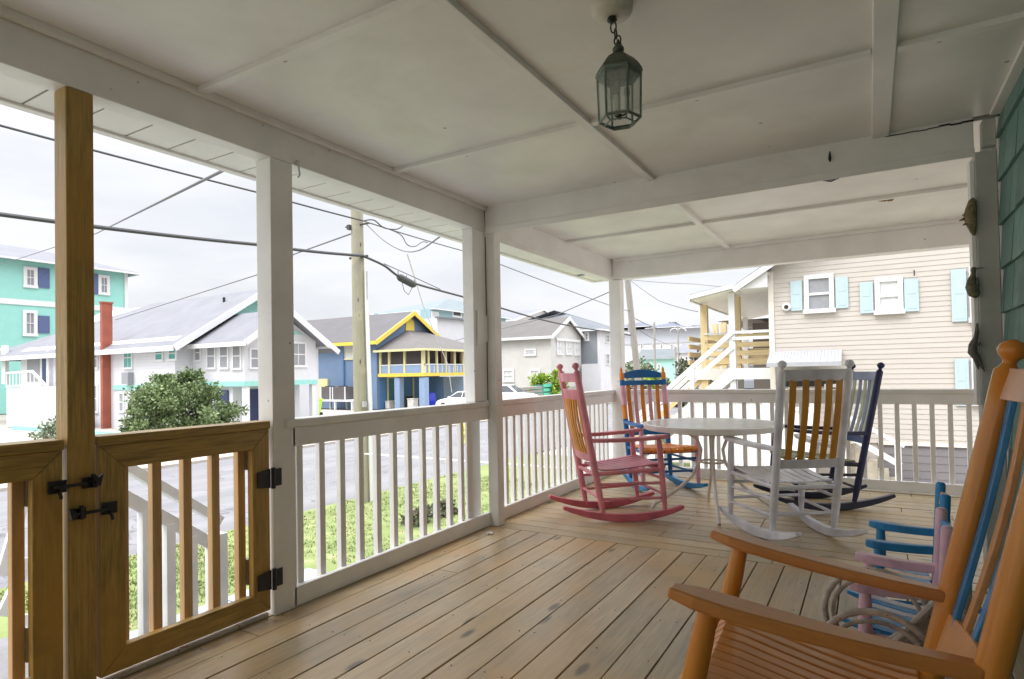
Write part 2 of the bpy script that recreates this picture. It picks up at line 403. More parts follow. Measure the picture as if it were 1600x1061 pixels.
beam(MB().box(-2.495, .484, 3.84, 3.925, 2.237, CZ+.03).box(-2.49, .486, 3.832, 3.84, 2.215, 2.262), 'white cross beam in mid ceiling with a small hook on it')
beam(MB().box(-2.495, 5, 6.48, 6.60, 2.196, CZ+.03), 'white beam above the far railing')
# outer eave: soffit panels with grooves, fascia
so = MB(); y = -6.5
while y < 6.40:
    so.box(-2.97, -2.61, y+.005, y+.195, 2.298, 2.31); y += .2
s1 = struct(so, 'soffit', M_soffit)
x = -2.97; so2 = MB()
while x < 5: so2.box(x+.005, x+.195, 6.61, 7.08, 2.298, 2.31); x += .2
struct(so2, 'soffit', M_soffit)
struct(MB().box(-3.04, -2.61, -6.6, 7.2, 2.345, 2.37).box(-2.609, 5, 6.63, 7.2, 2.345, 2.37).box(-2.60, 5, -6.6, 6.62, 2.47, 2.5), 'roof_deck', plain('roof_underlay', (.12, .12, .12), .9))
struct(MB().box(-2.97, -2.605, -6.5, 7.05, 2.311, 2.314), 'soffit_backing', M_dark)
struct(MB().box(-3.02, -2.972, -6.5, 7.15, 2.286, 2.40).box(-2.972, 5, 7.085, 7.15, 2.286, 2.40).box(-2.640, -2.604, -6.5, 6.6, 2.27, 2.297), 'fascia', M_soffit, bevel=.004)
# roof itself
rf = MB().prism([(-3.1, -6.6, 2.38), (5, -6.6, 4.2), (5, -6.6, 4.3), (-3.1, -6.6, 2.45)], (0, 13.8, 0))
struct(rf, 'roof', shingle('own_roof_shingle', (.2, .2, .2)))

# posts
def post(x0, x1, y0, y1, label, mat=M_porch, z0=.001, z1=2.236, extra=None, name='porch_post'):
    m = BOX(x0, x1, y0, y1, z0, z1)
    return tag(m.build(name, mat, None, bevel=.004), label, 'post', None)
post(-2.61, -2.5, 1.93, 2.062, 'white painted porch post that carries the black gate hinges')
post(-2.515, -2.43, 3.862, 3.95, 'slim white post under the end of the cross beam, at the railing corner')
pA = post(-2.60, -2.506, 3.685, 3.855, 'white board post with an old bracket notch, just outside the railing corner', z0=.946)
sub(BOX(-2.60, -2.578, 3.70, 3.85, .0, .9455), 'lower_post', M_porch, pA, bevel=.003)
sub(BOX(-2.530, -2.504, 3.8556, 3.8612, .95, 2.2), 'dark_seam', plain('post_gap_dark', (.10, .09, .075), .9), pA)  # added strip, coloured dark for the shaded gap between the two posts
sub(MB().prism([(-2.505, 3.72, 1.36), (-2.505, 3.855, 1.40), (-2.505, 3.855, 1.59), (-2.505, 3.72, 1.63)], (.012, 0, 0)), 'bracket', M_porch, pA, bevel=.003)
post(-2.537, -2.41, 6.475, 6.61, 'white post at the far outer corner of the porch', z1=2.19)
wp = post(-2.592, -2.5, 1.057, 1.149, 'unpainted pine post between the two wooden gates', M_pine_z, name='gate_post')
post(-2.592, -2.5, -.30, -.2, 'white painted porch post at the near end of the left gate')

# railings
def railing(name, label, kind, a0, a1, c, bals, wide=(), group=None):
    """kind 'y': runs along y in the plane x=c facing +x;  kind 'x': runs along x in the plane y=c facing -y"""
    if kind == 'y': T = lambda u0, u1, d0, d1, z0, z1: (c-d1, c-d0, u0, u1, z0, z1)
    else: T = lambda u0, u1, d0, d1, z0, z1: (u0, u1, c+d0, c+d1, z0, z1)
    loc = ((c, (a0+a1)/2, 0) if kind == 'y' else ((a0+a1)/2, c, 0))
    t = thing(name, label, 'railing', loc, 0, None)
    part(BOX(*T(a0, a1, -.012, .10, .902, .944)), 'rail_cap', M_cap, t, bevel=.006)
    part(BOX(*T(a0+.045 if kind == 'y' else a0, a1, 0, .036, .806, .9015)), 'top_rail', M_porch, t, bevel=.004)
    part(BOX(*T(a0+.045 if kind == 'y' else a0, a1, 0, .036, .004, .102)), 'bottom_rail', M_porch, t, bevel=.004)
    for u in bals: part(BOX(*T(u-.019, u+.019, .038, .074, .05, .88)), 'baluster', M_porch, t, bevel=.003)
    for u0, u1 in wide: part(BOX(*T(u0, u1, .038, .06, .05, .88)), 'baluster', M_porch, t, bevel=.003)
    return t
railing('porch_railing', 'white front railing beyond the gate, seen over the grass', 'y', 2.0, 3.862, -2.5, [2.12, 2.267, 2.413, 2.556, 2.70, 2.845, 2.985, 3.128, 3.273, 3.42, 3.56], [(3.62, 3.69)])
railing('porch_railing', 'white front railing behind the pink rocking chair', 'y', 3.90, 6.50, -2.5, [4.06+.121*i for i in range(20)])
railing('porch_railing', 'white railing across the far end of the porch, behind the table', 'x', -2.42, 4.5, 6.56, [-2.33+.1335*i for i in range(50)])
tag(MB().box(-6.4, 4.6, 6.50, 6.558, 0.002, .012).build('deck_edge_strip', paint('edge_strip', (.78, .74, .64), .5, .1)), 'pale strip lying along the foot of the far railing', 'trim')

railing('porch_railing', 'white front railing behind the camera, near the left gate', 'y', -6.4, -.30, -2.5, [-6.3+.135*i for i in range(44)])
# gates
def gate(y0, y1, label, hinge_side, npick):
    t = thing('wooden_gate', label, 'gate', (-2.52, (y0+y1)/2, 0)); X0, X1 = -2.54, -2.502; Z0, Z1 = .04, .928; W = .092
    def mitre(pts, nm, mt): part(MB().prism([(X1, y, z) for y, z in pts], (X0-X1, 0, 0)), nm, mt, t, bevel=.003)
    mitre([(y0, Z1-.02), (y1, Z1-.02), (y1-W, Z1-.02-W), (y0+W, Z1-.02-W)], 'top_rail', M_pine_y)
    mitre([(y0, Z0), (y0+W, Z0+W), (y1-W, Z0+W), (y1, Z0)], 'bottom_rail', M_pine_y)
    for s_, nm in ((0, 'stile'), (1, 'stile')):
        a, b = (y0, y0+W) if s_ == 0 else (y1, y1-W)
        mitre([(a, Z0+.001), (a, Z1-.021), (b, Z1-.02-W-.001), (b, Z0+W+.001)], nm, M_pine_z)
    part(BOX(-2.60, -2.495, y0-.004, y1+.004, Z1-.019, Z1+.018), 'gate_cap', M_pine_y, t, bevel=.004)
    n = npick; a = y0+W; b = y1-W
    for i in range(n):
        u = a+.02+(b-a-.04)*i/(n-1)
        part(BOX(-2.592, -2.555, u-.019, u+.019, Z0+.01, Z1-.03), 'picket', M_cedar, t, bevel=.003)
    part(BOX(-2.555, -2.541, a-.05, b+.05, Z0+.03, Z0+.07), 'back_batten', M_trim, t)
    for zz in (.72, .18):
        for u in (a, b): part(MB().box(-2.556, -2.5405, u-.003, u+.003, zz, zz+.12), 'corner_bracket', M_galv, t)
    return t
g1 = gate(1.162, 1.908, 'wooden slatted gate hinged on the white post, fully visible', 1, 5)
g2 = gate(-.19, 1.042, 'wooden slatted gate cut off by the left edge of the photo', 0, 8)
for zc in (.67, .185):
    h = part(MB().prism([(-2.4985, 1.835, zc-.036), (-2.4985, 1.908, zc-.047), (-2.4985, 1.908, zc+.047), (-2.4985, 1.835, zc+.036)], (.006, 0, 0)).box(-2.4985, -2.4925, 1.932, 1.972, zc-.042, zc+.042), 'hinge', M_blackiron, g1, bevel=.002)
    sub(MB().tube([(-2.488, 1.919, zc-.05), (-2.488, 1.919, zc+.05)], .011, 10), 'hinge_pin', M_blackiron, h)
def latch(gt, yg, z, s_):
    """black gravity latch: plate with bar on the gate, catch on the post"""
    part(MB().box(-2.5, -2.488, yg-.028, yg+.028, z-.022, z+.022).tube([(-2.479, yg+s_*.02, z), (-2.479, yg-s_*.09, z)], .007, 8).tube([(-2.488, yg, z-.012), (-2.468, yg, z-.03), (-2.466, yg, z-.042)], .006, 8), 'latch', M_blackiron, gt, bevel=.003, smooth=False)
    yc = yg-s_*.105
    sub(MB().box(-2.499, -2.487, yc-.026, yc+.026, z-.02, z+.02).prism([(-2.486, yc-s_*.026, z-.018), (-2.486, yc-s_*.036, z+.03), (-2.486, yc-s_*.012, z+.008), (-2.486, yc+s_*.012, z+.006)], (.016, 0, 0)).box(-2.487, -2.470, yc+.0, yc+.012, z-.02, z+.03), 'latch_catch', M_blackiron, wp, bevel=.002)
latch(g1, 1.19, .672, 1); latch(g2, 1.022, .78, -1)

# outside landing, stairs down to the path
st = thing('entry_stairs', 'white wooden stairs with railing outside the slatted gates', 'stairs', (-3.2, 1.2, GZ))
M_swhite = paint('stair_white', (.82, .82, .82), .5, .06, None, .2, 4)
M_step = paint('stair_grey', (.26, .26, .27), .6, .15)
part(BOX(-3.66, -2.68, -.6, 1.36, -.15, -.09), 'landing', M_step, st)
for i in range(6): part(BOX(-3.62, -2.74, 1.37+i*.272, 1.37+i*.272+.262, -.345-.205*i, -.31-.205*i), 'tread', M_step, st)
part(MB().bar((-2.72, 1.3, -.30), (-2.72, 3.0, -1.55), .03, .24), 'stringer', M_swhite, st)
part(MB().bar((-3.64, 1.3, -.30), (-3.64, 3.0, -1.55), .03, .24), 'stringer', M_swhite, st)
part(MB().bar((-3.6, 1.66, .782), (-3.6, 2.36, .25), .09, .05), 'handrail', M_swhite, st)
part(MB().bar((-3.6, 1.66, .607), (-3.6, 2.36, .075), .04, .07), 'lower_rail', M_swhite, st)
for k_ in range(5):
    yy = 1.77+k_*.136; part(BOX(-3.63, -3.57, yy-.026, yy+.026, -.13-.75*(yy-1.38)-.15, .80-.76*(yy-1.38)), 'baluster', M_swhite, st)
part(BOX(-3.65, -3.55, 2.31, 2.39, GZ, .17), 'newel', M_swhite, st)
part(BOX(-3.65, -3.55, 1.58, 1.66, GZ, .80), 'newel', M_swhite, st)
for q0, q1 in (((2, 900), (46, 752)), ((2, 962), (46, 872)), ((2, 1050), (46, 960))): part(MB().bar(at(*q0, x=-3.9), at(*q1, x=-3.9), .03, .05), 'side_rail', M_swhite, st)

# ================================================================== SHINGLED HOUSE WALL (right)
hw = thing('house_wall', 'teal green cedar shingle wall of the porch house, at right edge', 'wall', (.6, 2, 0))
part(BOX(.592, .75, -6.4, 3.93, -.1, CZ+.03), 'wall_core', plain('wall_core', (.05, .09, .08), .9), hw)
M_shing = wood('teal_shingle', S(116, 152, 144), 'z', .75, .7, False, .4, S(98, 132, 126), S(144, 174, 166), .6)
sm = MB(); zt = 2.50; r = 0
while zt > -.05:
    zb = zt-.218; y = -6.4+random.uniform(-.1, 0)
    while y < 3.80:
        wd = random.choice((.09, .12, .14, .17, .2, .23)); y1 = min(y+wd, 3.812)
        o = random.uniform(-.003, .003)
        top = min(zt+.03, CZ-.022)
        if zb < CZ-.05:
            yl, yr = y+.0015, y1-.0015
            vs = [(.586, yl, top), (.591, yl, top), (.591, yl, zb), (.566+o, yl, zb), (.586, yr, top), (.591, yr, top), (.591, yr, zb), (.566+o, yr, zb)]
            sm.add(vs, [(0, 1, 2, 3), (7, 6, 5, 4), (0, 3, 7, 4), (3, 2, 6, 7), (0, 4, 5, 1)])
        y = y1+.001
    zt -= .218; r += 1
part(sm, 'shingles', M_shing, hw)
M_corner = paint('corner_board_grey', (.47, .475, .44), .5, .08, ((.3, .29, .26), .72), .3, 4)
part(BOX(.484, .572, 3.83, 3.955, .002, 2.236), 'corner_board', M_corner, hw, bevel=.004)
part(BOX(.574, .600, 3.815, 3.95, .002, 2.392), 'corner_trim', M_porch, hw, bevel=.003)
part(BOX(.545, .5915, -6.4, 3.80, CZ-.022, CZ-.0015), 'ceiling_trim', M_ceil, hw, bevel=.003)
part(BOX(.52, .573, 3.845, 3.93, 2.26, 2.4), 'beam_block', M_corner, hw, bevel=.003)
part(BOX(.464, .4835, 3.845, 3.94, .95, 2.20), 'edge_strip', M_porch, hw, bevel=.003)

# wall ornaments on the corner board
def lump(m, path, rads, n=12): m.tube(path, rads, n)
M_shell = paint('weathered_shell', S(146, 132, 98), .6, .35, (S(90, 70, 50), .55), .5, 25)
M_bird = paint('dark_ornament', S(112, 108, 104), .5, .3, None, .4, 25)
M_band = paint('olive_ornament', S(140, 136, 102), .5, .4, (S(70, 68, 62), .5), .4, 30)
XO = .475
m = MB(); lump(m, [(XO, 3.83, 2.02), (XO-.004, 3.822, 2.0), (XO-.012, 3.812, 1.95), (XO-.02, 3.81, 1.90), (XO-.012, 3.815, 1.85), (XO-.002, 3.825, 1.80), (XO+.002, 3.83, 1.785)], [.004, .02, .03, .034, .026, .014, .004])
for i, (zz, l) in enumerate(((1.93, .06), (1.90, .075), (1.87, .058))): m.tube([(XO-.02, 3.81, zz), (XO-l, 3.80, zz-.018)], [.016, .003], 8)
o_ = tag(m.build('conch_shell', M_shell, None, smooth=True), 'spiky brown conch shell hung highest on the corner board', 'shell'); o_.scale = (.82, .82, .82); o_.location.z = 1.81
t = thing('bird_ornament', 'small olive and grey bird figure hung between shell and dark ornament on the corner board', 'ornament', (XO, 3.82, 1.5))
m = MB(); lump(m, [(XO-.012, 3.82, 1.662), (XO-.014, 3.82, 1.645), (XO-.015, 3.82, 1.62), (XO-.026, 3.815, 1.57), (XO-.028, 3.812, 1.53), (XO-.014, 3.815, 1.48), (XO-.002, 3.82, 1.455)], [.01, .016, .012, .026, .034, .032, .01])
part(m, 'body', M_band, t, smooth=True)
part(MB().tube([(XO-.014, 3.82, 1.652), (XO+.04, 3.815, 1.654)], [.005, .002], 6), 'beak', M_bird, t)
part(MB().tube([(XO-.02, 3.81, 1.50), (XO, 3.805, 1.54), (XO+.004, 3.81, 1.59)], [.02, .015, .003], 8), 'wing', M_bird, t, smooth=True)
t.scale = (.78, .78, .75); t.location.z = 1.5285
t = thing('mermaid_ornament', 'dark bent figure with two tail fins hung lowest on the corner board', 'ornament', (XO, 3.82, 1.2))
m = MB(); lump(m, [(XO-.004, 3.82, 1.43), (XO-.006, 3.82, 1.38), (XO-.012, 3.82, 1.33), (XO-.032, 3.815, 1.27), (XO-.034, 3.812, 1.22), (XO-.014, 3.82, 1.18), (XO+.004, 3.82, 1.15)], [.005, .012, .015, .026, .031, .024, .014])
part(m, 'body', M_bird, t, smooth=True)
part(MB().tube([(XO-.006, 3.815, 1.175), (XO+.01, 3.81, 1.12), (XO+.03, 3.81, 1.075)], [.016, .012, .003], 8), 'tail_fin', M_bird, t, smooth=True)
part(MB().tube([(XO-.022, 3.815, 1.185), (XO-.012, 3.81, 1.13), (XO-.004, 3.81, 1.09)], [.016, .012, .003], 8), 'tail_fin', M_bird, t, smooth=True)
part(MB().tube([(XO-.02, 3.812, 1.26), (XO+.01, 3.806, 1.285), (XO+.02, 3.806, 1.26)], [.014, .01, .004], 8), 'arm', M_bird, t, smooth=True)
t.scale = (.72, .72, .69); t.location.z = 1.207

m = MB(); xx = .10
while xx < .47: dz = random.uniform(-.003, .003); m.box(xx, xx+.05, 3.834, 3.8395, 2.397+dz, 2.401+dz+.004*(xx > .3)); xx += .048
struct(m, 'ceiling_crack', M_dark)
# hooks, nest, small things
tag(MB().tube([(-.164, 3.831, 2.37), (-.164, 3.815, 2.35), (-.164, 3.812, 2.325), (-.164, 3.82, 2.31)], [.004, .006, .009, .004], 8).build('cup_hook', M_blackiron), 'small dark hook screwed to the face of the cross beam', 'hook')
tag(MB().tube([(-.20, 3.89, 2.235), (-.185, 3.88, 2.222), (-.165, 3.88, 2.216), (-.145, 3.88, 2.222), (-.13, 3.89, 2.235)], .004, 8).box(-.205, -.125, 3.86, 3.92, 2.232, 2.236).build('ceiling_hook', M_blackiron), 'small dark loop fixed under the cross beam', 'hook')
m = MB()
for i in range(10): m.tube([(.138+random.uniform(-.05, .05), 5.33+random.uniform(-.03, .03), 2.424), (.138+random.uniform(-.05, .05), 5.33+random.uniform(-.03, .03), 2.408)], [.02, .012], 7)
tag(m.build('wasp_nest', paint('mud_nest', S(150, 118, 60), .9, .4, None, .6, 30)), 'old brown mud nest stuck on the far ceiling panel', 'nest')
tag(MB().tube([(-2.5, 2.09, 2.262), (-2.49, 2.09, 2.262), (-2.488, 2.092, 2.235), (-2.49, 2.10, 2.19), (-2.492, 2.09, 2.175)], .005, 8).build('cup_hook', M_galv), 'small painted hook where the hinge post meets the long beam', 'hook')
m = MB()
for i in range(5): m.tube([(-2.36+random.uniform(-.03, .03), 3.64+random.uniform(-.02, .02), .008), (-2.36+random.uniform(-.03, .03), 3.64+random.uniform(-.02, .02), .016)], [.012, .004], 6)
tag(m.build('paint_flakes', M_cap), 'little heap of white paint chips on the deck at the railing corner', 'debris')

# ================================================================== LANTERN
LX, LY = -.712, 1.95
lt = thing('hanging_lantern', 'green bronze glass porch lantern hanging from the ceiling', 'lantern', (LX, LY, 2.0))
M_verd = paint('verdigris_metal', S(86, 92, 80), .45, .35, (S(92, 104, 92), .62), .3, 18)
M_verdg = paint('lantern_frame', S(108, 124, 112), .4, .25, None, .3, 18)
M_lglass = plain('lantern_glass', (.72, .78, .75), .06, 0, .22)
part(MB().lathe((LX-.02, LY, 2.37), [(0, .012), (.002, .03), (.008, .062), (.02, .07), (.049, .072)], 28), 'canopy', paint('canopy_paint', (.62, .59, .52), .5, .1), lt, smooth=True)
def ring(m, c, r1, r2, th, ax): m.tube([Vector(c)+Vector((math.cos(a)*r1*(1 if ax else 0), math.cos(a)*r1*(0 if ax else 1), math.sin(a)*r2)) for a in [i*math.pi/6 for i in range(12)]], th, 6, True)
m = MB(); m.lathe((LX-.02, LY, 2.352), [(0, .01), (.008, .018), (.02, .014)], 12)
ring(m, (LX-.016, LY, 2.336), .010, .020, .0028, 1); ring(m, (LX-.008, LY, 2.310), .010, .017, .0028, 0); ring(m, (LX-.002, LY, 2.286), .012, .016, .0028, 1)
part(m, 'chain', M_blackiron, lt, smooth=True)
part(MB().lathe((LX, LY, 2.242), [(0, .014), (.004, .019), (.014, .02), (.022, .015), (.026, .008), (.03, .013), (.034, .006), (.045, .004)], 14), 'finial', M_verd, lt, smooth=True)
RR = .074
def hexp(r, z, rot=R(12)): return [(LX+r*math.cos(rot+i*math.pi/3), LY+r*math.sin(rot+i*math.pi/3), z) for i in range(6)]
m = MB(); rings = [hexp(r, z) for z, r in ((2.176, RR+.006), (2.182, RR+.003), (2.20, .066), (2.218, .05), (2.232, .03), (2.243, .014))]
for a, b in zip(rings, rings[1:]):
    for i in range(6): m.add([a[i], a[(i+1) % 6], b[(i+1) % 6], b[i]], [(0, 1, 2, 3)])
part(m, 'roof', M_verd, lt)
m = MB()
for z_, th in ((2.17, .007), (2.158, .004)): m.tube(hexp(RR+.001, z_)+[hexp(RR+.001, z_)[0]], th, 6)
m.tube(hexp(RR-.004, 2.012)+[hexp(RR-.004, 2.012)[0]], .005, 6); m.tube(hexp(RR-.022, 1.998)+[hexp(RR-.022, 1.998)[0]], .003, 6)
for a, b in zip(hexp(RR, 2.17), hexp(RR-.004, 2.012)): m.tube([a, b], .0038, 6)
for a, b in zip(hexp(RR-.004, 2.012), hexp(RR-.022, 1.998)): m.tube([a, b], .003, 6)
part(m, 'frame', M_verdg, lt)
for i in range(6):
    a, b = hexp(RR-.001, 2.166), hexp(RR-.005, 2.014); m = MB()
    q = [Vector(a[i]), Vector(a[(i+1) % 6]), Vector(b[(i+1) % 6]), Vector(b[i])]; nrm = (q[1]-q[0]).cross(q[3]-q[0]).normalized()*.0015
    m.prism([p-nrm for p in q], nrm*2); part(m, 'glass_pane', M_lglass, lt)
m = MB(); m.tube([(LX, LY, 2.19), (LX, LY, 2.02)], .004, 8); m.lathe((LX, LY, 2.012), [(0, .003), (.006, .012), (.012, .006)], 12)
for i in range(3):
    a = i*2.094+.4; cx, cy_ = LX+.026*math.cos(a), LY+.026*math.sin(a)
    m.tube([(LX, LY, 2.03), (LX+.013*math.cos(a), LY+.013*math.sin(a), 2.026), (cx, cy_, 2.036)], .003, 6)
part(m, 'candle_arms', M_blackiron, lt)
for i in range(3):
    a = i*2.094+.4; cx, cy_ = LX+.026*math.cos(a), LY+.026*math.sin(a)
    part(MB().lathe((cx, cy_, 2.036), [(0, .009), (.003, .010), (.05, .009), (.052, .006)], 10), 'candle_sleeve', plain('candle_cream', (.6, .6, .52), .5), lt, smooth=True)
    part(MB().lathe((cx, cy_, 2.088), [(0, .006), (.012, .012), (.03, .009), (.045, .002)], 10), 'bulb', plain('bulb_glass', (.5, .52, .5), .1, 0, 1, .6), lt, smooth=True)

# ================================================================== ROCKING CHAIRS
def P_(name, c, rough=.4, wear=None): return paint(name, c, rough, .16, wear or (tuple(x*.55+.03 for x in c), .71), .35, 7)
def lerp(a, b, t): return a+(b-a)*t
def rocker(name, label, x, y, a, tilt, col, shp=None, slats=5, scale=1., cat='rocking chair', style='ball', group='rocking chairs on the porch', slatw=.042, slatcols=None, seatcols=None, nseat=8, slatt=.011):
    s = dict(rbx=-.232, rtx=-.413, wr=.216, wt=.228, H=1.212, fbx=.25, ftx=.22, wf=.277, ha=.62, tfx=.40, ttx=-.545, zl=.50, zc=1.10, ch=.075, rp=.026, fp=.022, aw=.088, sz=.43, at=.03, sk=1.)
    if shp: s.update(shp)
    sc_ = scale
    t = bpy.data.objects.new(name, None); COL.objects.link(t); t.location = (x, y, 0); t.rotation_euler = (0, -tilt, a); t.empty_display_size = .1
    t.scale = (sc_, sc_, sc_); tag(t, label, cat, group)
    RB = 1.32
    zr = lambda xx: .030+xx*xx/(2*RB)
    pt = lambda m, nm, mt, **k: m.build(nm, mt, t, local=True, **k)
    def rear(z, sd_): q = (z-.07)/(s['H']-.07); return Vector((lerp(s['rbx'], s['rtx'], q), sd_*lerp(s['wr'], s['wt'], q), z))
    for sd_ in (1, -1):
        pts = [(xx, sd_*lerp(s['wr'], s['wf'], (xx+.3)/.6 if -.3 < xx < .3 else (0 if xx < 0 else 1)), zr(xx)) for xx in [lerp(s['ttx'], s['tfx'], i/14) for i in range(15)]]
        wid = [.046*(.5 if i in (0, 14) else 1) for i in range(15)]
        pt(MB().strip(pts, .044, [.018+.042*math.sin(math.pi*(i+.6)/15.2)**.7 for i in range(15)]), 'rocker', col['rocker'], bevel=.006)
        # rear post with finial
        zt_ = s['H']-.075; k = 12; path = [rear(lerp(zr(s['rbx']), zt_, i/k), sd_) for i in range(k+1)]
        rad = [s['rp']*(.62 if i == 0 else .85 if i == 1 else 1) for i in range(k+1)]
        dirv = (rear(1.1, sd_)-rear(.5, sd_)).normalized()
        if style == 'ball': fin = [(.0, 1), (.008, .72), (.018, .5), (.026, .55), (.036, .95), (.048, 1.12), (.060, 1.0), (.070, .62), (.075, .15)]
        elif style == 'flat': fin = [(0, 1), (.03, 1), (.06, .97), (.072, .7), (.075, .3)]
        else: fin = [(.0, .95), (.012, .7), (.02, .5), (.03, .62), (.05, .5), (.066, .25), (.075, .1)]
        for dz, rr in fin[1:]: path.append(path[k]+dirv*dz); rad.append(s['rp']*rr)
        if isinstance(col['post'], list):
            cuts = col['post']; last = None
            for j, (z0, z1, mt) in enumerate(cuts):
                seg = [(p, r_) for p, r_ in zip(path, rad) if z0-.06 <= p.z <= z1+.06]
                pp = [rear(z0, sd_)]+[p for p, r_ in seg if z0 < p.z < z1]; rr_ = [s['rp']*(1 if z0 > .1 else .7)]+[r_ for p, r_ in seg if z0 < p.z < z1]
                if z1 < zt_: pp.append(rear(z1, sd_)); rr_.append(s['rp'])
                else:
                    pass
                o = pt(MB().tube(pp, rr_, 14), 'back_post', mt, smooth=True)
        else: pt(MB().tube(path, rad, 14), 'back_post', col['post'], smooth=True)
        # front leg
        fz = zr(s['fbx']); k = 8
        path = [Vector((lerp(s['fbx'], s['ftx'], i/k), sd_*s['wf'], lerp(fz, s['ha'], i/k))) for i in range(k+1)]
        pt(MB().tube(path, [s['fp']*q for q in (.65, .9, 1.02, 1.05, 1.08, 1.08, 1.05, 1.0, .85)], 14), 'front_leg', col['leg'], smooth=True)
        # arm
        ra = rear(s['ha']+.0, sd_); x0 = s['ftx']+.085; k = 10; ap = []; wd = []
        for i in range(k+1):
            q = i/k; ap.append(Vector((lerp(x0, ra.x+.008, q), sd_*lerp(s['wf']+.004, abs(ra.y), q), s['ha']+.016+.012*math.sin(q*2.6)*(-1)+.004)))
            wd.append(s['aw']*(.45 if i == 0 else .86 if i == 1 else lerp(1.05, .55, q)))
        pt(MB().strip(ap, wd, [s['at']*.8]+[s['at']]*k), 'armrest', col['arm'], bevel=.008)
        # side stretchers
        m = MB()
        for zz in (.17, .285): m.tube([rear(zz+.01, sd_), Vector((s['fbx']-.01, sd_*s['wf'], zz-.0))], .0115, 8)
        m.tube([rear(s['sz']-.055, sd_), Vector((s['fbx']-.015, sd_*s['wf'], s['sz']-.04))], .016, 8)
        pt(m, 'side_stretcher', col['stretch'], smooth=True)
    fx = s['fbx']-.01
    m = MB()
    for zz in (.20, .315): m.tube([(fx, -s['wf'], zz), (fx, s['wf'], zz)], .0115, 8)
    m.tube([(fx, -s['wf'], s['sz']-.045), (fx, s['wf'], s['sz']-.045)], .017, 8)
    pt(m, 'front_stretcher', col.get('fstretch', col['stretch']), smooth=True)
    m = MB(); m.tube([rear(.19, -1), rear(.19, 1)], .0115, 8); m.tube([rear(s['sz']-.06, -1), rear(s['sz']-.06, 1)], .016, 8)
    pt(m, 'back_stretcher', col['stretch'], smooth=True)
    # seat: slats front to back with a dished profile
    sx = [(.262, -.042), (.27, -.018), (.25, .0), (.18, -.002), (.08, -.012), (-.03, -.022), (-.13, -.028), (-.2, -.028), (-.235, -.024)]
    n = nseat; ms = {}
    for i in range(n):
        q0 = -1+2*(i+.5)/n
        f_w = s['wf']-.012; r_w = s['wr']+.0; mt = (seatcols[i % len(seatcols)] if seatcols else col['seat'])
        pts = [Vector((xx*(s['fbx']/.25)*(s['sk'] if xx > 0 else 1), q0*lerp(r_w, f_w, (xx+.235)/.5), s['sz']+zz-.012*(1-q0*q0))) for xx, zz in sx]
        wds = [2*lerp(r_w, f_w, (xx+.235)/.5)/n-.0075 for xx, zz in sx]
        ms.setdefault(mt.name, (MB(), mt))[0].strip(pts, wds, .012)
    for nm, (m, mt) in ms.items(): pt(m, 'seat', mt, bevel=.002)
    # back
    def backpt(z, q, bow=.0): c = rear(z, 1); return Vector((c.x-bow*(1-q*q), q*c.y, z))
    def crossrail(z, h, mat, nm, bow=.03, arch=0):
        k = 10; m = MB(); vs = []
        for i in range(k+1):
            q = -1+2*i/k; c = backpt(z, q, bow); hh = h/2+arch*(1-q*q)
            dv = Vector((-.165, 0, .986)) * 1.0
            for dd, oo in ((-h/2, -.011), (-h/2, .011), (hh, .011), (hh, -.011)): vs.append(c+dv*dd+Vector((oo, 0, 0)))
        fs = []
        for i in range(k):
            for j in range(4): fs.append((i*4+j, i*4+(j+1) % 4, (i+1)*4+(j+1) % 4, (i+1)*4+j))
        fs += [(0, 1, 2, 3), tuple(k*4+j for j in (3, 2, 1, 0))]
        m.add(vs, fs); pt(m, nm, mat, bevel=.003)
    crossrail(s['zc'], s['ch'], col['crest'], 'crest_rail', .03, s.get('arch', 0))
    crossrail(s['zl'], s.get('lh', .06), col['low'], 'lower_rail')
    ztop = s['zc']-s['ch']/2
    if 'z2' in s: crossrail(s['z2'], s['h2'], col.get('rail2', col['crest']), 'middle_rail'); ztop = s['z2']-s['h2']/2
    for i in range(slats):
        q = -1+2*(i+1)/(slats+1); q *= s.get('spread', 1.04); mt = slatcols[i % len(slatcols)] if slatcols else col['slat']
        pts = []
        for j in range(9):
            z = lerp(s['zl']+.02, ztop+.01, j/8); c = backpt(z, q, .03+.022*math.sin(j/8*math.pi*.9)); pts.append(c)
        pt(MB().strip(pts, slatw, slatt), 'back_slat', mt, bevel=.002)
    return t

pink = P_('pink_paint', S(228, 144, 158)); pinkl = P_('pale_pink_paint', S(228, 160, 178)); pinko = P_('pink_slat_orange', S(226, 160, 66))
def C(**k): return k
rocker('rocking_chair', 'pink rocking chair with narrow orange back slats beside the front railing', -1.75, 4.65, .722, .02,
       C(post=pink, leg=pink, arm=pink, rocker=P_('pink_dark', S(214, 112, 128)), stretch=pink, seat=P_('pink_seat', S(216, 136, 156)), crest=pink, low=pink, slat=pinko, rail2=pink),
       dict(H=1.235, zc=1.12, ch=.07, z2=.985, h2=.085, zl=.50, spread=.98), slats=9, slatw=.034, slatcols=[pinko, P_('slat_amber', S(214, 140, 50))])
wht = P_('white_chair_paint', S(224, 224, 234)); whs = P_('white_chair_seat', S(230, 231, 238)); ochre = P_('ochre_slat', S(196, 136, 24))
rocker('rocking_chair', 'white rocking chair with five ochre back slats, seen from behind', -.547, 4.657, 2.201, .016,
       C(post=wht, leg=wht, arm=whs, rocker=wht, stretch=wht, seat=whs, crest=P_('white_chair_grey', S(206, 206, 214)), low=MC['white_chair_grey'], slat=ochre), dict(zc=1.115, zl=.535), slats=5)
navy = P_('navy_paint', S(30, 38, 84)); nslat = P_('navy_slat_blue', S(140, 150, 178)); ng = P_('navy_slat_green', S(196, 204, 184))
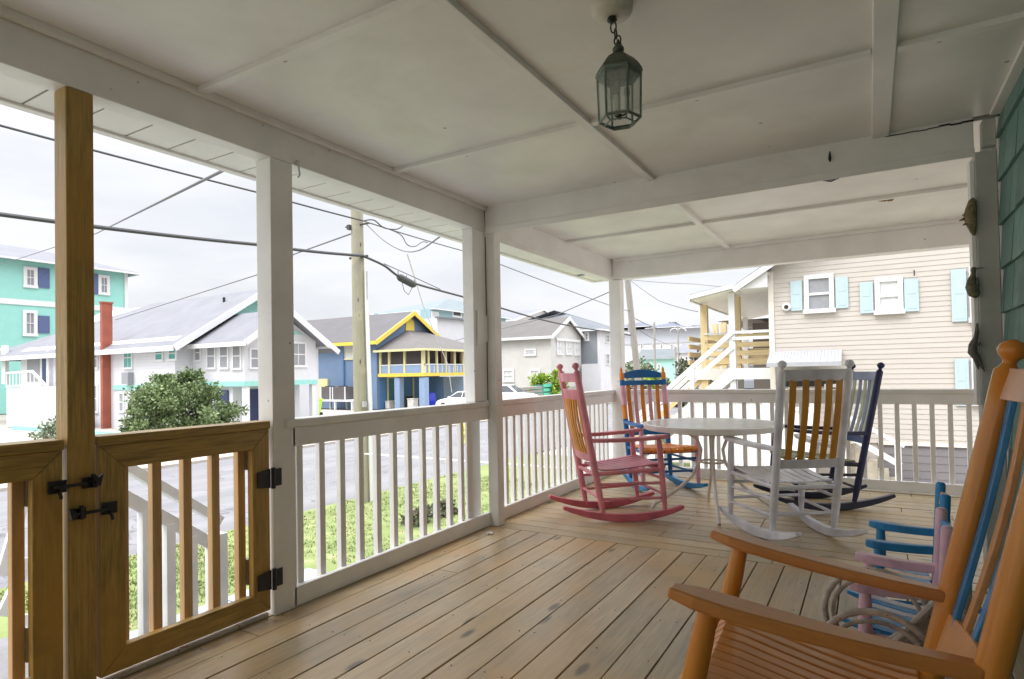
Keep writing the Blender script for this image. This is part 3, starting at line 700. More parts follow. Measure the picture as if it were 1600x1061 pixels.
rocker('rocking_chair', 'navy blue rocking chair with grey and pale green slats behind the white chair', -.442, 5.70, 3.62, .05,
       C(post=navy, leg=navy, arm=navy, rocker=P_('navy_black', S(26, 28, 52)), stretch=MC['navy_black'], seat=P_('olive_seat', S(122, 122, 60)), crest=nslat, low=P_('navy_rail', S(60, 78, 130)), slat=nslat), dict(zc=1.10, zl=.57), slats=6, slatcols=[ng, nslat], slatw=.04)
blu = P_('blue_paint', S(10, 100, 168)); org_ = P_('orange_paint', S(232, 138, 46)); pk2 = P_('light_pink_slat', S(226, 168, 186)); teal = P_('sky_blue_paint', S(50, 138, 196))
rocker('rocking_chair', 'blue, orange and pink rocking chair with arched blue crest behind the table', -1.795, 5.845, -.865, 0.0,
       C(post=[(.03, .66, blu), (.66, .80, org_), (.80, 1.0, pk2), (1.0, 1.06, blu), (1.06, 1.30, org_)], leg=pk2, arm=blu, rocker=teal, stretch=blu, seat=org_, crest=blu, low=blu, slat=org_, rail2=blu),
       dict(H=1.20, zc=1.10, ch=.04, arch=.05, z2=1.03, h2=.05, zl=.52, wt=.232), slats=5, style='point', slatcols=[org_, pk2], slatw=.04)
# foreground
fo = wood('varnished_orange', S(216, 146, 58), 'z', .55, .27, False, .08, S(206, 122, 36), None, .15); fa = wood('arm_tan', S(204, 138, 76), 'x', .5, .3, False, .08, S(196, 124, 56), S(160, 110, 70), .15); fseat = wood('seat_tan', S(222, 156, 88), 'x', .45, .3, False, .16, S(214, 140, 66), None, .15); ftan = P_('slat_tan', S(220, 158, 100), .35); fblu = P_('slat_blue', S(60, 138, 196), .3); fgry = P_('slat_grey', S(150, 160, 168), .35); fpk = P_('peach_crest', S(226, 180, 150), .35)
rocker('rocking_chair', 'large orange rocking chair in the foreground with blue and tan back slats', -.202, 1.565, 3.189, .133,
       C(post=fo, leg=fo, arm=fa, rocker=fo, stretch=fo, seat=fseat, crest=fpk, low=ftan, slat=fblu), dict(H=1.27, rtx=-.34, wr=.206, wt=.212, wf=.251, ha=.629, ftx=.20, fbx=.25, zc=1.165, zl=.56, sz=.47, rp=.027, fp=.024, aw=.088, sk=.80, spread=1.07, lh=.10), slats=7, slatcols=[fblu, ftan, fblu, ftan, fgry, ftan], slatw=.031, nseat=11, slatt=.013)
kb = P_('kid_blue', S(50, 146, 208), .35); kp = P_('kid_pink', S(232, 190, 208), .35); kpe = P_('kid_peach', S(232, 190, 160)); kw = P_('kid_white', S(228, 224, 230))
kshp = dict(rbx=-.2, rtx=-.26, H=1.10, wr=.29, wt=.27, wf=.33, rp=.034, fp=.036, ha=.68, ftx=.16, fbx=.17, at=.06, zl=.60, zc=.98, ch=.10, sz=.45, aw=.09, tfx=.42, ttx=-.5)
rocker('child_rocking_chair', 'small blue child rocking chair behind the pink one', .112, 3.20, 3.11, 0, C(post=kb, leg=kb, arm=kb, rocker=kb, stretch=kb, seat=kpe, crest=kpe, low=kb, slat=kpe), kshp, slats=4, scale=.57, seatcols=[kb, kpe, kb, kpe], nseat=6, style='flat', group='small chairs by the house wall')
rocker('child_rocking_chair', 'small pink child rocking chair with blue and white striped seat', .065, 2.60, 3.11, 0, C(post=kp, leg=kp, arm=kp, rocker=kw, stretch=kp, seat=kw, crest=kb, low=kp, slat=kb), kshp, slats=4, scale=.57, seatcols=[kw, kb], nseat=8, slatcols=[kw, kb], style='flat', group='small chairs by the house wall')

# ---- twig doll chair
M_twig = paint('grey_twig', S(200, 188, 178), .7, .3, (S(92, 74, 62), .6), .6, 18)
tw = thing('twig_chair', 'little bentwood twig chair between the orange rocker and the pink child chair', 'chair', (.0, 2.0, 0))
def arc(c, r1, r2, a0, a1, plane, n=12):
    out_ = []
    for i in range(n+1):
        a = lerp(a0, a1, i/n); out_.append(Vector(c)+Vector(plane[0])*(r1*math.cos(a))+Vector(plane[1])*(r2*math.sin(a)))
    return out_
XA, ZA = (1, 0, 0), (0, 0, 1)
for yy, zo in ((1.90, -.01), (2.22, .01)):
    m = MB(); m.tube(arc((.0, yy, .36+zo), .145, .145, math.pi*1.15, .1, (XA, ZA), 16), .0095, 8); m.tube(arc((.0, yy+.014, .355+zo), .122, .120, math.pi*1.15, 0, (XA, ZA), 16), .007, 8)
    m.tube([(-.135, yy, .32), (-.06, yy, .27), (.06, yy, .25), (.16, yy, .26)], .010, 8)
    part(m, 'arm_hoop', M_twig, tw, smooth=True)
    m = MB(); m.tube([(-.13, yy, .33), (-.125, yy, .16), (-.14, yy, .01)], .013, 8); m.tube([(.145, yy, .37), (.17, yy, .18), (.19, yy, .01)], .013, 8)
    m.tube([(-.12, yy, .10), (.03, yy-.01, .19), (.17, yy, .30)], .011, 8); m.tube([(-.12, yy, .26), (.04, yy+.01, .17), (.18, yy, .09)], .009, 8)
    part(m, 'leg', M_twig, tw, smooth=True)
m = MB()
for i in range(10):
    yy = 1.90+.32*i/9; m.tube([(-.135+random.uniform(-.015, .015), yy, .285), (-.02, yy, .255), (.15, yy+random.uniform(-.01, .01), .25)], .009, 7)
m.tube([(-.13, 1.87, .27), (-.13, 2.25, .27)], .012, 8); m.tube([(.14, 1.87, .24), (.14, 2.25, .24)], .012, 8)
part(m, 'seat', M_twig, tw, smooth=True)
m = MB()
for o, rr in ((0, .012), (.028, .009), (.05, .008)):
    m.tube([(.13, 1.89+o, .25), (.17, 1.89+o, .42), (.20, 1.93+o, .55), (.215, 2.06, .62-o), (.20, 2.19-o, .55), (.17, 2.23-o, .42), (.13, 2.23-o, .25)], rr, 8)
for i in range(6):
    yy = 1.94+.24*i/5; m.tube([(.13, yy, .25), (.17, yy+.01, .42), (.20, yy, .57)], .0075, 7)
for i in range(4): m.tube([(-.10+.03*i, 2.02+.03*i, .27), (.02+.03*i, 2.05, .36), (.15, 2.08-.02*i, .47)], .008, 7)
for i in range(7): m.tube([(-.07+.022*i, 1.98+.02*i, .255), (.03+.02*i, 2.0+.015*i, .37), (.15, 2.03+.012*i, .52-.02*i)], .0085, 7)
part(m, 'backrest', M_twig, tw, smooth=True)
m = MB()
for i in range(40):
    a, b = random.uniform(0, 6.28), random.uniform(-1.2, 1.2); m.tube([(-.03, 1.875, .375), (-.03+.04*math.cos(a)*math.cos(b), 1.875+.03*math.sin(a)*math.cos(b), .375+.032*math.sin(b))], [.006, .009], 6)
part(m, 'yarn_bow', paint('navy_yarn', S(34, 58, 110), .9, .3), tw)

# ================================================================== TABLE
M_tab = paint('table_resin', (.86, .86, .855), .32, .05)
tb = thing('patio_table', 'round white patio table with curved metal legs', 'table', (-1.13, 5.1, 0))
TX, TY, TR = -1.13, 5.1, .55
part(MB().lathe((TX, TY, .668), [(0, TR-.035), (.004, TR-.012), (.03, TR-.002), (.046, TR), (.05, TR-.01), (.047, TR-.03)], 56), 'table_top', M_tab, tb, smooth=True)
part(MB().lathe((TX, TY, .715), [(0, TR-.03), (.0015, TR-.032)], 56), 'top_panel', plain('table_glass', (.74, .76, .76), .2), tb)
M_tl = paint('table_leg_cream', (.78, .77, .75), .4, .1, None, .2, 10)
for i in range(4):
    a = R(205+90*i-8); c, s_ = math.cos(a), math.sin(a); prof = [(.34, .655), (.20, .64), (.12, .59), (.085, .50), (.10, .40), (.16, .28), (.27, .17), (.38, .09), (.46, .04), (.485, .006)]
    sp = []
    for j in range(len(prof)-1):
        for q in (0, .5): sp.append((lerp(prof[j][0], prof[j+1][0], q), lerp(prof[j][1], prof[j+1][1], q)))
    sp.append(prof[-1])
    part(MB().tube([(TX+r_*c, TY+r_*s_, z_) for r_, z_ in sp], .0135, 10), 'leg', M_tl, tb, smooth=True)
part(MB().tube(arc((TX, TY, .40), .10, .10, 0, 2*math.pi, (XA, (0, 1, 0)), 24), .009, 8), 'leg_ring', M_tl, tb, smooth=True)
part(MB().tube(arc((TX, TY, .655), .34, .34, 0, 2*math.pi, (XA, (0, 1, 0)), 30), .012, 8), 'apron_ring', M_tl, tb, smooth=True)
# ================================================================== OUTSIDE: helpers
def winx(parent, c, px0, py0, px1, py1, fm=None, pm=None, fw=.12, rail=True, nm='window', out=.05, sh=None):
    """window on a facade in the plane x=c that faces +x"""
    a = at(px0, py0, x=c); b = at(px1, py1, x=c); y0, y1 = sorted((a.y, b.y)); z1, z0 = a.z, b.z
    return window(parent, 'x', c, y0, y1, z0, z1, fm, pm, fw, rail, nm, out)
def winy(parent, c, px0, py0, px1, py1, fm=None, pm=None, fw=.12, rail=True, nm='window', out=.05):
    a = at(px0, py0, y=c); b = at(px1, py1, y=c); x0, x1 = sorted((a.x, b.x)); z1, z0 = a.z, b.z
    return window(parent, 'y', c, x0, x1, z0, z1, fm, pm, fw, rail, nm, out)
def window(parent, pl, c, u0, u1, z0, z1, fm=None, pm=None, fw=.12, rail=True, nm='window', out=.05):
    fm = fm or M_trim; pm = pm or M_glass; m = MB()
    if pl == 'x': T = lambda a0, a1, d0, d1, b0, b1: (c+d0, c+d1, a0, a1, b0, b1)
    else: T = lambda a0, a1, d0, d1, b0, b1: (a0, a1, c-d1, c-d0, b0, b1)
    m.box(*T(u0, u1, 0, out, z1-fw, z1)); m.box(*T(u0-.03, u1+.03, 0, out+.03, z0, z0+fw)); m.box(*T(u0, u0+fw, 0, out-.004, z0+fw, z1-fw)); m.box(*T(u1-fw, u1, 0, out-.004, z0+fw, z1-fw))
    if rail: m.box(*T(u0+fw, u1-fw, 0, out-.01, (z0+z1)/2-.03, (z0+z1)/2+.03))
    if rail and u1-u0 > .9: m.box(*T((u0+u1)/2-.018, (u0+u1)/2+.018, .004, out-.02, z0+fw, z1-fw))
    f = part(m, nm, fm, parent)
    sub(BOX(*T(u0+fw*.8, u1-fw*.8, .004, .018, z0+fw*.8, z1-fw*.8)), 'pane', pm, f)
    return f
def rectx(parent, nm, mat, c, px0, py0, px1, py1, d0=0., d1=.05):
    a = at(px0, py0, x=c); b = at(px1, py1, x=c); return part(BOX(c+d0, c+d1, a.y, b.y, a.z, b.z), nm, mat, parent)
def recty(parent, nm, mat, c, px0, py0, px1, py1, d0=0., d1=.05):
    a = at(px0, py0, y=c); b = at(px1, py1, y=c); return part(BOX(a.x, b.x, c-d0, c-d1, a.z, b.z), nm, mat, parent)
def gable_x(parent, x0, x1, y0, y1, ze, zr, ov, th, wall, roof, trim, base=GZ, rake=.5, wallname='walls'):
    """house body whose ridge runs along x; x1 is the street end"""
    ym = (y0+y1)/2
    part(MB().prism([(x1, y0, base), (x1, y1, base), (x1, y1, ze), (x1, ym, zr), (x1, y0, ze)], (x0-x1, 0, 0)), wallname, wall, parent)
    sl = (zr-ze)/(ym-y0); m = MB()
    for s_, ye in ((-1, y0-ov), (1, y1+ov)):
        zo = ze-sl*ov
        m.prism([(x1+rake, ye, zo), (x1+rake, ym, zr), (x1+rake, ym, zr+th), (x1+rake, ye, zo+th)], (x0-x1-2*rake, 0, 0))
    part(m, 'roof', roof, parent)
    m = MB()
    for s_, ye in ((-1, y0-ov), (1, y1+ov)):
        zo = ze-sl*ov
        m.prism([(x1+rake+.01, ye-.03*(-s_), zo-.22), (x1+rake+.01, ym, zr-.2), (x1+rake+.01, ym, zr+th+.03), (x1+rake+.01, ye, zo+th+.03)], (.08, 0, 0))
        m.box(x0-rake, x1+rake+.08, ye+s_*.005, ye+s_*.10, zo-.16, zo+th*.8)
    part(m, 'roof_trim', trim, parent)
def hip(parent, x0, x1, y0, y1, ze, zr, ov, mat, trim, rx=None, ry=None, th=.12, nm='roof'):
    """hip roof over a rectangle; ridge ends given by rx=(a,b) or ry=(a,b)"""
    X0, X1, Y0, Y1 = x0-ov, x1+ov, y0-ov, y1+ov; xm, ym = (x0+x1)/2, (y0+y1)/2
    if rx: r = [(rx[0], ym, zr), (rx[1], ym, zr)]
    else: r = [(xm, ry[0], zr), (xm, ry[1], zr)]
    e = [(X0, Y0, ze), (X1, Y0, ze), (X1, Y1, ze), (X0, Y1, ze)]
    if rx: fs = [(0, 1, 5, 4), (1, 2, 5), (2, 3, 4, 5), (3, 0, 4)]
    else: fs = [(0, 1, 4), (1, 2, 5, 4), (2, 3, 5), (3, 0, 4, 5)]
    m = MB().add(e+r, fs+[(3, 2, 1, 0)]); part(m, nm, mat, parent)
    t = MB(); 
    for a, b in zip(e, e[1:]+e[:1]): t.bar(Vector(a)-Vector((0, 0, .10)), Vector(b)-Vector((0, 0, .10)), .06, .18)
    part(t, nm+'_trim' if nm != 'roof' else 'eave_trim', trim, parent)
W_white = siding('white_lap', S(214, 214, 219), .16, .6, .03, .25, .82)
W_plainwhite = paint('white_wall', (.64, .64, .66), .7, .04, None, .2, 1)
R_grey = shingle('pale_grey_roof', S(122, 123, 129), var=.18); R_metal = siding('metal_roof', S(178, 184, 196), 9, .35, .04)
TURQ = (.30, .62, .55)
W_turq = siding('turquoise_lap', TURQ, .18, .6, .04, .3, .86); M_turq = paint('turquoise_trim', TURQ, .5, .06)
M_navyd = paint('navy_door', S(48, 56, 96), .4, .1); M_navysh = paint('navy_shutter', S(84, 96, 136), .5, .08)
M_shade = plain('blind_grey', (.29, .30, .32), .7); M_tealshade = plain('teal_blind', S(92, 168, 160), .7); M_whiteshade = plain('white_blind', (.66, .67, .68), .6)

# ---- white house with brick chimney
GY = 17.3
wh = thing('white_house', 'white two storey house with turquoise trim, grey roof and brick chimney', 'house', (-29, 20, GZ))
apex = at(413, 451, x=-29.2)
xw = at(0, 545, y=GY-.4).x
part(MB().prism([(-29.8, GY, GZ), (-29.8, 26.4, GZ), (-29.8, 26.4, 3.1), (-29.8, apex.y, apex.z-.15), (-29.8, GY, 3.1)], (xw+29.8+2, 0, 0)), 'walls', W_white, wh)
rl = at(240, 463, y=apex.y).x
e0 = at(289, 539, y=GY-.5); z_e = e0.z; X1 = -29.0
pts = [(xw-4, GY-.5, z_e), (X1, GY-.5, z_e), (X1, apex.y, apex.z), (rl, apex.y, apex.z), (xw-4, 2*apex.y-GY+.5, z_e), (X1, 2*apex.y-GY+.5, z_e)]
part(MB().add(pts+[(p[0], p[1], p[2]-.14) for p in pts], [(0, 1, 2, 3), (3, 2, 5, 4), (0, 3, 4), (6, 7, 1, 0), (7, 8, 2, 1), (8, 11, 5, 2), (6, 9, 8, 7), (9, 10, 11, 8), (6, 10, 9), (10, 11, 5, 4)]), 'roof', R_grey, wh)
m = MB(); m.box(xw-4, X1, GY-.58, GY-.505, z_e-.24, z_e+.02)
for s_ in (-1, 1): m.bar((X1+.05, apex.y+s_*(apex.y-GY+.5), z_e-.12), (X1+.05, apex.y, apex.z-.12), .08, .30)
part(m, 'eave_trim', M_trim, wh)
part(MB().prism([(-29.78, GY+1.6, 4.0), (-29.78, 26.4-1.6, 4.0), (-29.78, apex.y, apex.z-.35)], (.04, 0, 0)), 'gable_panel', M_turq, wh)
a = at(156, 474, y=GY-.42); b = at(176.5, 600, y=GY+.1)
M_brick = siding('brick_courses', S(168, 94, 74), .075, .8, .15, .4, .72)
part(MB().box(a.x, b.x, GY-.42, GY+.1, GZ, a.z).box(a.x-.04, b.x+.04, GY-.45, GY+.13, a.z, a.z+.09), 'chimney', M_brick, wh)
recty(wh, 'band', M_turq, GY, 178, 602, 303, 609, 0, .06)
for q in ((193, 541, 208, 577),): winy(wh, GY, *q, pm=M_tealshade)
for q in ((242, 540, 256, 565), (263, 540, 277, 564)): winy(wh, GY, *q, pm=M_tealshade)
winy(wh, GY, 186, 612, 195, 645, pm=M_shade); winy(wh, GY, 146, 544, 154, 577, pm=M_shade); winy(wh, GY, 146, 600, 154, 646, pm=M_shade)
recty(wh, 'window_unit', M_shade, GY, 199, 582, 209, 600, 0, .3)
recty(wh, 'door', M_navyd, GY, 67, 553, 77, 604, 0, .05); recty(wh, 'door_frame', M_shade, GY, 43, 550, 62, 596, 0, .03)
for q in ((8, 540, 14, 600), (78, 545, 82, 610)): recty(wh, 'porch_column', M_trim, GY, *q, 0, .2)
# stair block at the west door
c = GY-1.7
pl = [at(x_, y_, y=c) for x_, y_ in ((10, 583), (50, 580), (104, 636))]
part(MB().prism([(pl[0].x, c, GZ), (pl[0].x, c, pl[0].z-.9), (pl[1].x, c, pl[1].z-.9), (pl[2].x, c, pl[2].z-.6), (pl[2].x, c, GZ)], (0, 1.2, 0)), 'stair_block', W_white, wh)
m = MB(); m.bar(pl[0]+Vector((0, 0, 0)), pl[1], .08, .12).bar(pl[1], pl[2], .08, .14).bar(pl[0]-Vector((0, 0, .8)), pl[1]-Vector((0, 0, .8)), .08, .12).bar(pl[1]-Vector((0, 0, .8)), pl[2]-Vector((0, 0, .75)), .08, .16)
for i in range(16):
    q = i/15*2; p = pl[0].lerp(pl[1], q) if q <= 1 else pl[1].lerp(pl[2], q-1); m.box(p.x-.02, p.x+.02, c-.02, c+.02, p.z-.75, p.z)
part(m, 'stair_railing', M_trim, wh)
# sunroom on columns
sr = -25.6; SY = 18.2; ey0 = at(514, 541, x=sr+.6); ey1 = at(457, 490, x=sr+.6); slp = (ey1.z-ey0.z)/(ey0.y-ey1.y); Ys = at(494, 600, x=sr).y
ym = (SY+Ys)/2; ov = ey0.y-Ys; za = ey0.z+slp*(ey0.y-ym); zf = at(385, 603, x=sr).z
part(MB().prism([(sr, SY, zf), (sr, Ys, zf), (sr, Ys, ey0.z+slp*ov), (sr, ym, za-.12), (sr, SY, ey0.z+slp*ov)], (-4.2, 0, 0)), 'sunroom', W_plainwhite, wh)
m = MB(); 
for s_ in (-1, 1): m.prism([(sr+.6, ym+s_*(ey0.y-ym), ey0.z), (sr+.6, ym, za), (sr+.6, ym, za+.12), (sr+.6, ym+s_*(ey0.y-ym), ey0.z+.12)], (-5.2, 0, 0))
part(m, 'sunroom_roof', R_grey, wh)
m = MB()
for s_ in (-1, 1): m.bar((sr+.64, ym+s_*(ey0.y-ym), ey0.z+.02), (sr+.64, ym, za+.02), .06, .26); m.box(sr-4.6, sr+.67, ym+s_*(ey0.y-ym), ym+s_*(ey0.y-ym+.07), ey0.z-.12, ey0.z+.10)
part(m, 'rake_trim', M_trim, wh)
part(MB().prism([(sr+.01, SY+.9, ey0.z+slp*ov+.35), (sr+.01, Ys-.9, ey0.z+slp*ov+.35), (sr+.01, ym, za-.6)], (.04, 0, 0)), 'gable_panel', M_turq, wh)
part(MB().box(sr-4.2, sr+.05, SY-.05, Ys+.05, zf-.02, zf+.22), 'band', M_turq, wh)
for q in ((304, 537, 315, 565), (323, 536, 338, 577), (343, 536, 358, 577), (363, 535, 378, 578)): winy(wh, SY, *q, pm=M_shade, fw=.1)
winx(wh, sr, 389, 543, 405, 577, pm=M_shade, fw=.1); winx(wh, sr, 452, 533, 479, 574, pm=M_shade, fw=.12)
for yy in (SY+.15, (SY+Ys)/2, Ys-.15): part(BOX(sr-.25, sr, yy-.12, yy+.12, GZ, zf-.02), 'column', M_trim, wh)
part(BOX(sr-4.1, sr-1.2, SY+.2, Ys-.1, GZ, zf-.03), 'lower_wall', W_plainwhite, wh)
part(BOX(sr-2.4, sr-1.5, SY+.12, SY+.19, GZ+.05, zf-.2), 'door', M_navyd, wh); part(BOX(sr-1.19, sr-1.14, SY+1, SY+1.9, GZ+.05, zf-.2), 'door', M_navyd, wh)
for px_, py_ in ((287, 517), (350, 468)):
    p = at(px_, py_, y=19.0 if py_ > 500 else 21.0)
    part(MB().lathe((p.x, p.y, p.z-.3), [(0, .07), (.35, .07), (.36, .11), (.45, .02)], 8), 'roof_vent', M_dark, wh)
tag(MB().box(-41, -26.5, 14.6, 15.0, GZ, GZ+.22).build('retaining_planter', M_turq), 'low turquoise wall in front of the white house, behind the gate', 'wall')

# ---- turquoise house
tx = -62; tq = thing('turquoise_house', 'tall turquoise house with navy shutters beyond the white house', 'house', (tx, 25, GZ))
A = at(197, 427, x=tx); zt_ = A.z; 
part(BOX(tx-12, tx, 8, A.y, GZ, zt_), 'walls', W_turq, tq)
rd = at(52, 389, x=tx-6); hip(tq, tx-12, tx, 8, A.y, zt_+.05, rd.z, .9, R_grey, M_trim, ry=(10, rd.y), nm='roof')
bz = at(100, 477, x=tx).z; bz2 = at(100, 550, x=tx).z
part(MB().box(tx-12.05, tx+.08, 7.9, A.y+.08, bz-.25, bz+.22).box(tx-12.05, tx+.08, 7.9, A.y+.08, bz2-.2, bz2+.2), 'band', M_trim, tq)
part(MB().box(tx-.2, tx+.1, A.y-.18, A.y+.1, GZ, zt_), 'corner_trim', M_trim, tq)
for q in ((36, 416, 58, 451), (153, 429, 171, 462), (35, 484, 58, 526)): winx(tq, tx, *q, pm=M_shade, fw=.26, out=.12)
for q in ((59, 418, 77, 451), (143, 427, 152, 460), (59, 493, 77, 521)): rectx(tq, 'shutter', M_navysh, tx, *q, 0, .1)
p0 = at(152, 500, x=tx); winx(tq, tx, 118, 424, 136, 456, pm=M_shade, fw=.26, out=.12)
winx(tq, tx, 118, 492, 136, 530, pm=M_shade, fw=.26, out=.12)

# ---- blue and yellow house
bx = -33; bh = thing('blue_house', 'blue house with yellow trim and a screened porch above parked car', 'house', (-33, 39.6, GZ))
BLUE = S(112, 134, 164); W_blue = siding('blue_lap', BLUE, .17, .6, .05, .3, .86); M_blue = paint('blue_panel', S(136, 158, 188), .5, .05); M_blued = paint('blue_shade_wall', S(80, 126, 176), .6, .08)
M_yel = paint('yellow_trim', S(226, 200, 84), .45, .05); M_yelp = paint('pale_yellow', S(214, 206, 156), .5, .05)
R_brown = shingle('grey_brown_roof', S(96, 93, 95)); M_tan = paint('porch_roof_tan', S(148, 142, 138), .8, .15)
ap = at(647, 487, x=bx+.5); zeb = at(540, 538, y=34.5).z
gable_x(bh, -47, bx, 35.0, 2*ap.y-35.0, zeb+.35, ap.z-.1, .55, .14, W_blue, R_brown, M_yel, rake=.5)
part(MB().prism([(bx+.01, ap.y-.55, ap.z-1.6), (bx+.01, ap.y+.55, ap.z-1.6), (bx+.01, ap.y+.5, ap.z-.75), (bx+.01, ap.y, ap.z-.45), (bx+.01, ap.y-.5, ap.z-.75)], (.05, 0, 0)), 'gable_vent', M_yel, bh)
PX = -28.5; PY = 35.2; PE = at(762, 570, x=-28.5).y; fz = at(655, 583, x=PX).z; ez = at(655, 545, x=PX).z; hz_ = at(640, 516, x=bx).z
part(MB().add([(bx, PY-.5, ez), (PX+.5, PY-.5, ez), (PX+.5, PE+.5, ez), (bx, PE+.5, ez), (bx, PY+3.4, hz_), (bx, max(PE-3.4, PY+3.5), hz_), (bx, PY-.5, ez-.05), (PX+.5, PY-.5, ez-.05), (PX+.5, PE+.5, ez-.05), (bx, PE+.5, ez-.05)],
     [(0, 1, 4), (1, 2, 5, 4), (2, 3, 5), (6, 7, 8, 9)]), 'porch_roof', shingle('porch_shingle', S(104, 100, 98)), bh)
part(MB().box(bx, PX+.56, PY-.58, PY-.5, ez-.13, ez+.04).box(PX+.5, PX+.58, PY-.5, PE+.5, ez-.13, ez+.04), 'eave_trim', M_yelp, bh)
part(MB().box(bx, PX+.1, PY-.1, PE, fz-.24, fz).box(bx, PX, PY, PE, fz-.02, fz+.01), 'porch_floor', M_yel, bh)
part(BOX(bx+.01, PX-.02, PY+.02, PE, ez-.06, ez-.02), 'porch_ceiling', M_tan, bh)
for yy in (PY, ): pass
xs_ = [at(q, 570, y=PY).x for q in (594, 608, 632)]
for xq in xs_: part(BOX(xq-.09, xq+.09, PY-.03, PY+.12, fz, ez-.1), 'porch_post', M_yelp, bh)
part(BOX(PX-.2, PX+.03, PY-.04, PY+.18, fz, ez-.1), 'porch_post', M_yelp, bh)
for q in (670, 683, 697, 711, 724, 738, 750):
    yq = at(q, 570, x=PX).y; part(BOX(PX-.12, PX+.02, yq-.08, yq+.08, fz, ez-.1), 'porch_post', M_yelp, bh)
hr = at(625, 571, y=PY).z
part(MB().box(bx+.05, PX-.25, PY+.12, PY+.15, hr, ez-.12).box(PX-.62, PX-.6, PY+.2, PE-.1, hr-.2, ez-.12), 'dark_screen_panel', plain('screen_mesh', (.07, .06, .055), .9), bh)
part(MB().box(xs_[0], PX, PY+.02, PY+.06, fz, hr).box(PX-.08, PX-.03, PY, PE, fz, hr), 'rail_panel', M_blue, bh)
m = MB()
for i in range(int((PE-PY-.4)/.5)): yq = PY+.25+i*.5; m.box(PX-.03, PX+.0, yq-.04, yq+.04, fz+.02, hr-.05)
m.box(PX-.09, PX+.03, PY, PE, hr, hr+.08); m.box(xs_[0], PX, PY, PY+.1, hr, hr+.08)
part(m, 'rail_pickets', M_trim, bh)
part(BOX(bx+.005, bx+.03, PY+.6, PE-.5, fz+.1, ez-.2), 'screen_back', plain('dark_screen', (.06, .055, .05), .9), bh)
M_curt = paint('brown_curtain', S(150, 124, 104), .9, .25)
for i in range(int((PE-PY-4)/1.25)+1):
    yq = PY+2.6+i*1.25; m = MB(); pts = [(PX-.35+.05*math.sin(k*2.1), yq+.09*k, 0) for k in range(7)]
    for k in range(6): m.prism([(pts[k][0], pts[k][1], hr-.3), (pts[k+1][0], pts[k+1][1], hr-.3), (pts[k+1][0], pts[k+1][1], ez-.15), (pts[k][0], pts[k][1], ez-.15)], (-.02, 0, 0))
    part(m, 'curtain', M_curt, bh)
for q in (622, 656): 
    p = at(q, 630, y=PY+.1) if q < 650 else Vector((PX-.2, PY+.15, 0)); part(BOX(p.x-.26, p.x+.26, PY-.0, PY+.5, GZ, fz-.32), 'column', M_blue, bh)
for yq in (PE-.4,): part(BOX(PX-.5, PX, yq-.26, yq+.26, GZ, fz-.32), 'column', M_blue, bh)
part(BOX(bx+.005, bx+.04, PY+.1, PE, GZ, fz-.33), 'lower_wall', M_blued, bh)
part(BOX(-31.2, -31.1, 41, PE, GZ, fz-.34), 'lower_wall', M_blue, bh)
yd = at(608, 620, x=bx).y
part(MB().box(bx+.041, bx+.09, 36.1, 36.25, GZ, .9).box(bx+.041, bx+.09, 37.1, 37.25, GZ, .9).box(bx+.041, bx+.09, 36.1, 37.25, .9, 1.02), 'door_frame', M_yelp, bh)
part(BOX(bx+.041, bx+.06, 36.26, 37.09, GZ+.02, .89), 'door', paint('teal_door', S(60, 122, 138), .5), bh)
part(MB().box(bx+.041, bx+.09, 39.2, 39.35, GZ, .9), 'door_frame', M_yelp, bh)
winy(bh, 35.0, 538, 539, 558, 562, fm=M_yelp, pm=M_whiteshade, fw=.12)
recty(bh, 'electric_panel', M_yelp, 35.0, 499, 592, 514, 622, 0, .15)
m = MB(); a = at(537, 540, y=34.95); m.tube([(a.x, 34.9, 3.2), (a.x, 34.9, -.6)], .06, 8); part(m, 'downpipe', M_blued, bh)
# platform with condensers
pt_ = thing('equipment_platform', 'white table like platform holding two condensers by the blue wall', 'platform', (-37.5, 33.8, GZ))
a = at(501, 624, y=33.6); b = at(557, 624, y=33.6)
part(BOX(a.x, b.x, 33.2, 34.6, a.z-.14, a.z), 'platform_top', M_trim, pt_)
for xq in (a.x+.15, a.x+.5*(b.x-a.x), b.x-.15):
    for yq in (33.3, 34.5): part(BOX(xq-.07, xq+.07, yq-.07, yq+.07, GZ, a.z-.14), 'leg', M_trim, pt_)
M_cond = siding('condenser_grille', S(104, 98, 98), .06, .6, .1, .5, .5)
for (q0, q1, lb) in ((507, 523, 'smaller grey condenser on the left of the platform'), (525, 546, 'larger dark condenser on the right of the platform')):
    u = at(q0, 604, y=33.9); v = at(q1, 604, y=33.9)
    cnd = thing('condenser', lb, 'air conditioner', ((u.x+v.x)/2, 34, a.z), 0, 'condensers on the platform')
    part(BOX(u.x, v.x, 33.5, 34.4, a.z+.002, a.z+1.0), 'casing', M_cond, cnd, bevel=.03)
    part(MB().lathe(((u.x+v.x)/2, 33.95, a.z+1.0), [(0, .38), (.05, .38), (.07, .1)], 14), 'fan_grille', M_dark, cnd)
    for s_ in (u.x+.06, v.x-.06): part(BOX(s_-.05, s_+.05, 33.46, 33.499, a.z+.01, a.z+.98), 'corner_post', M_whiteshade, cnd)
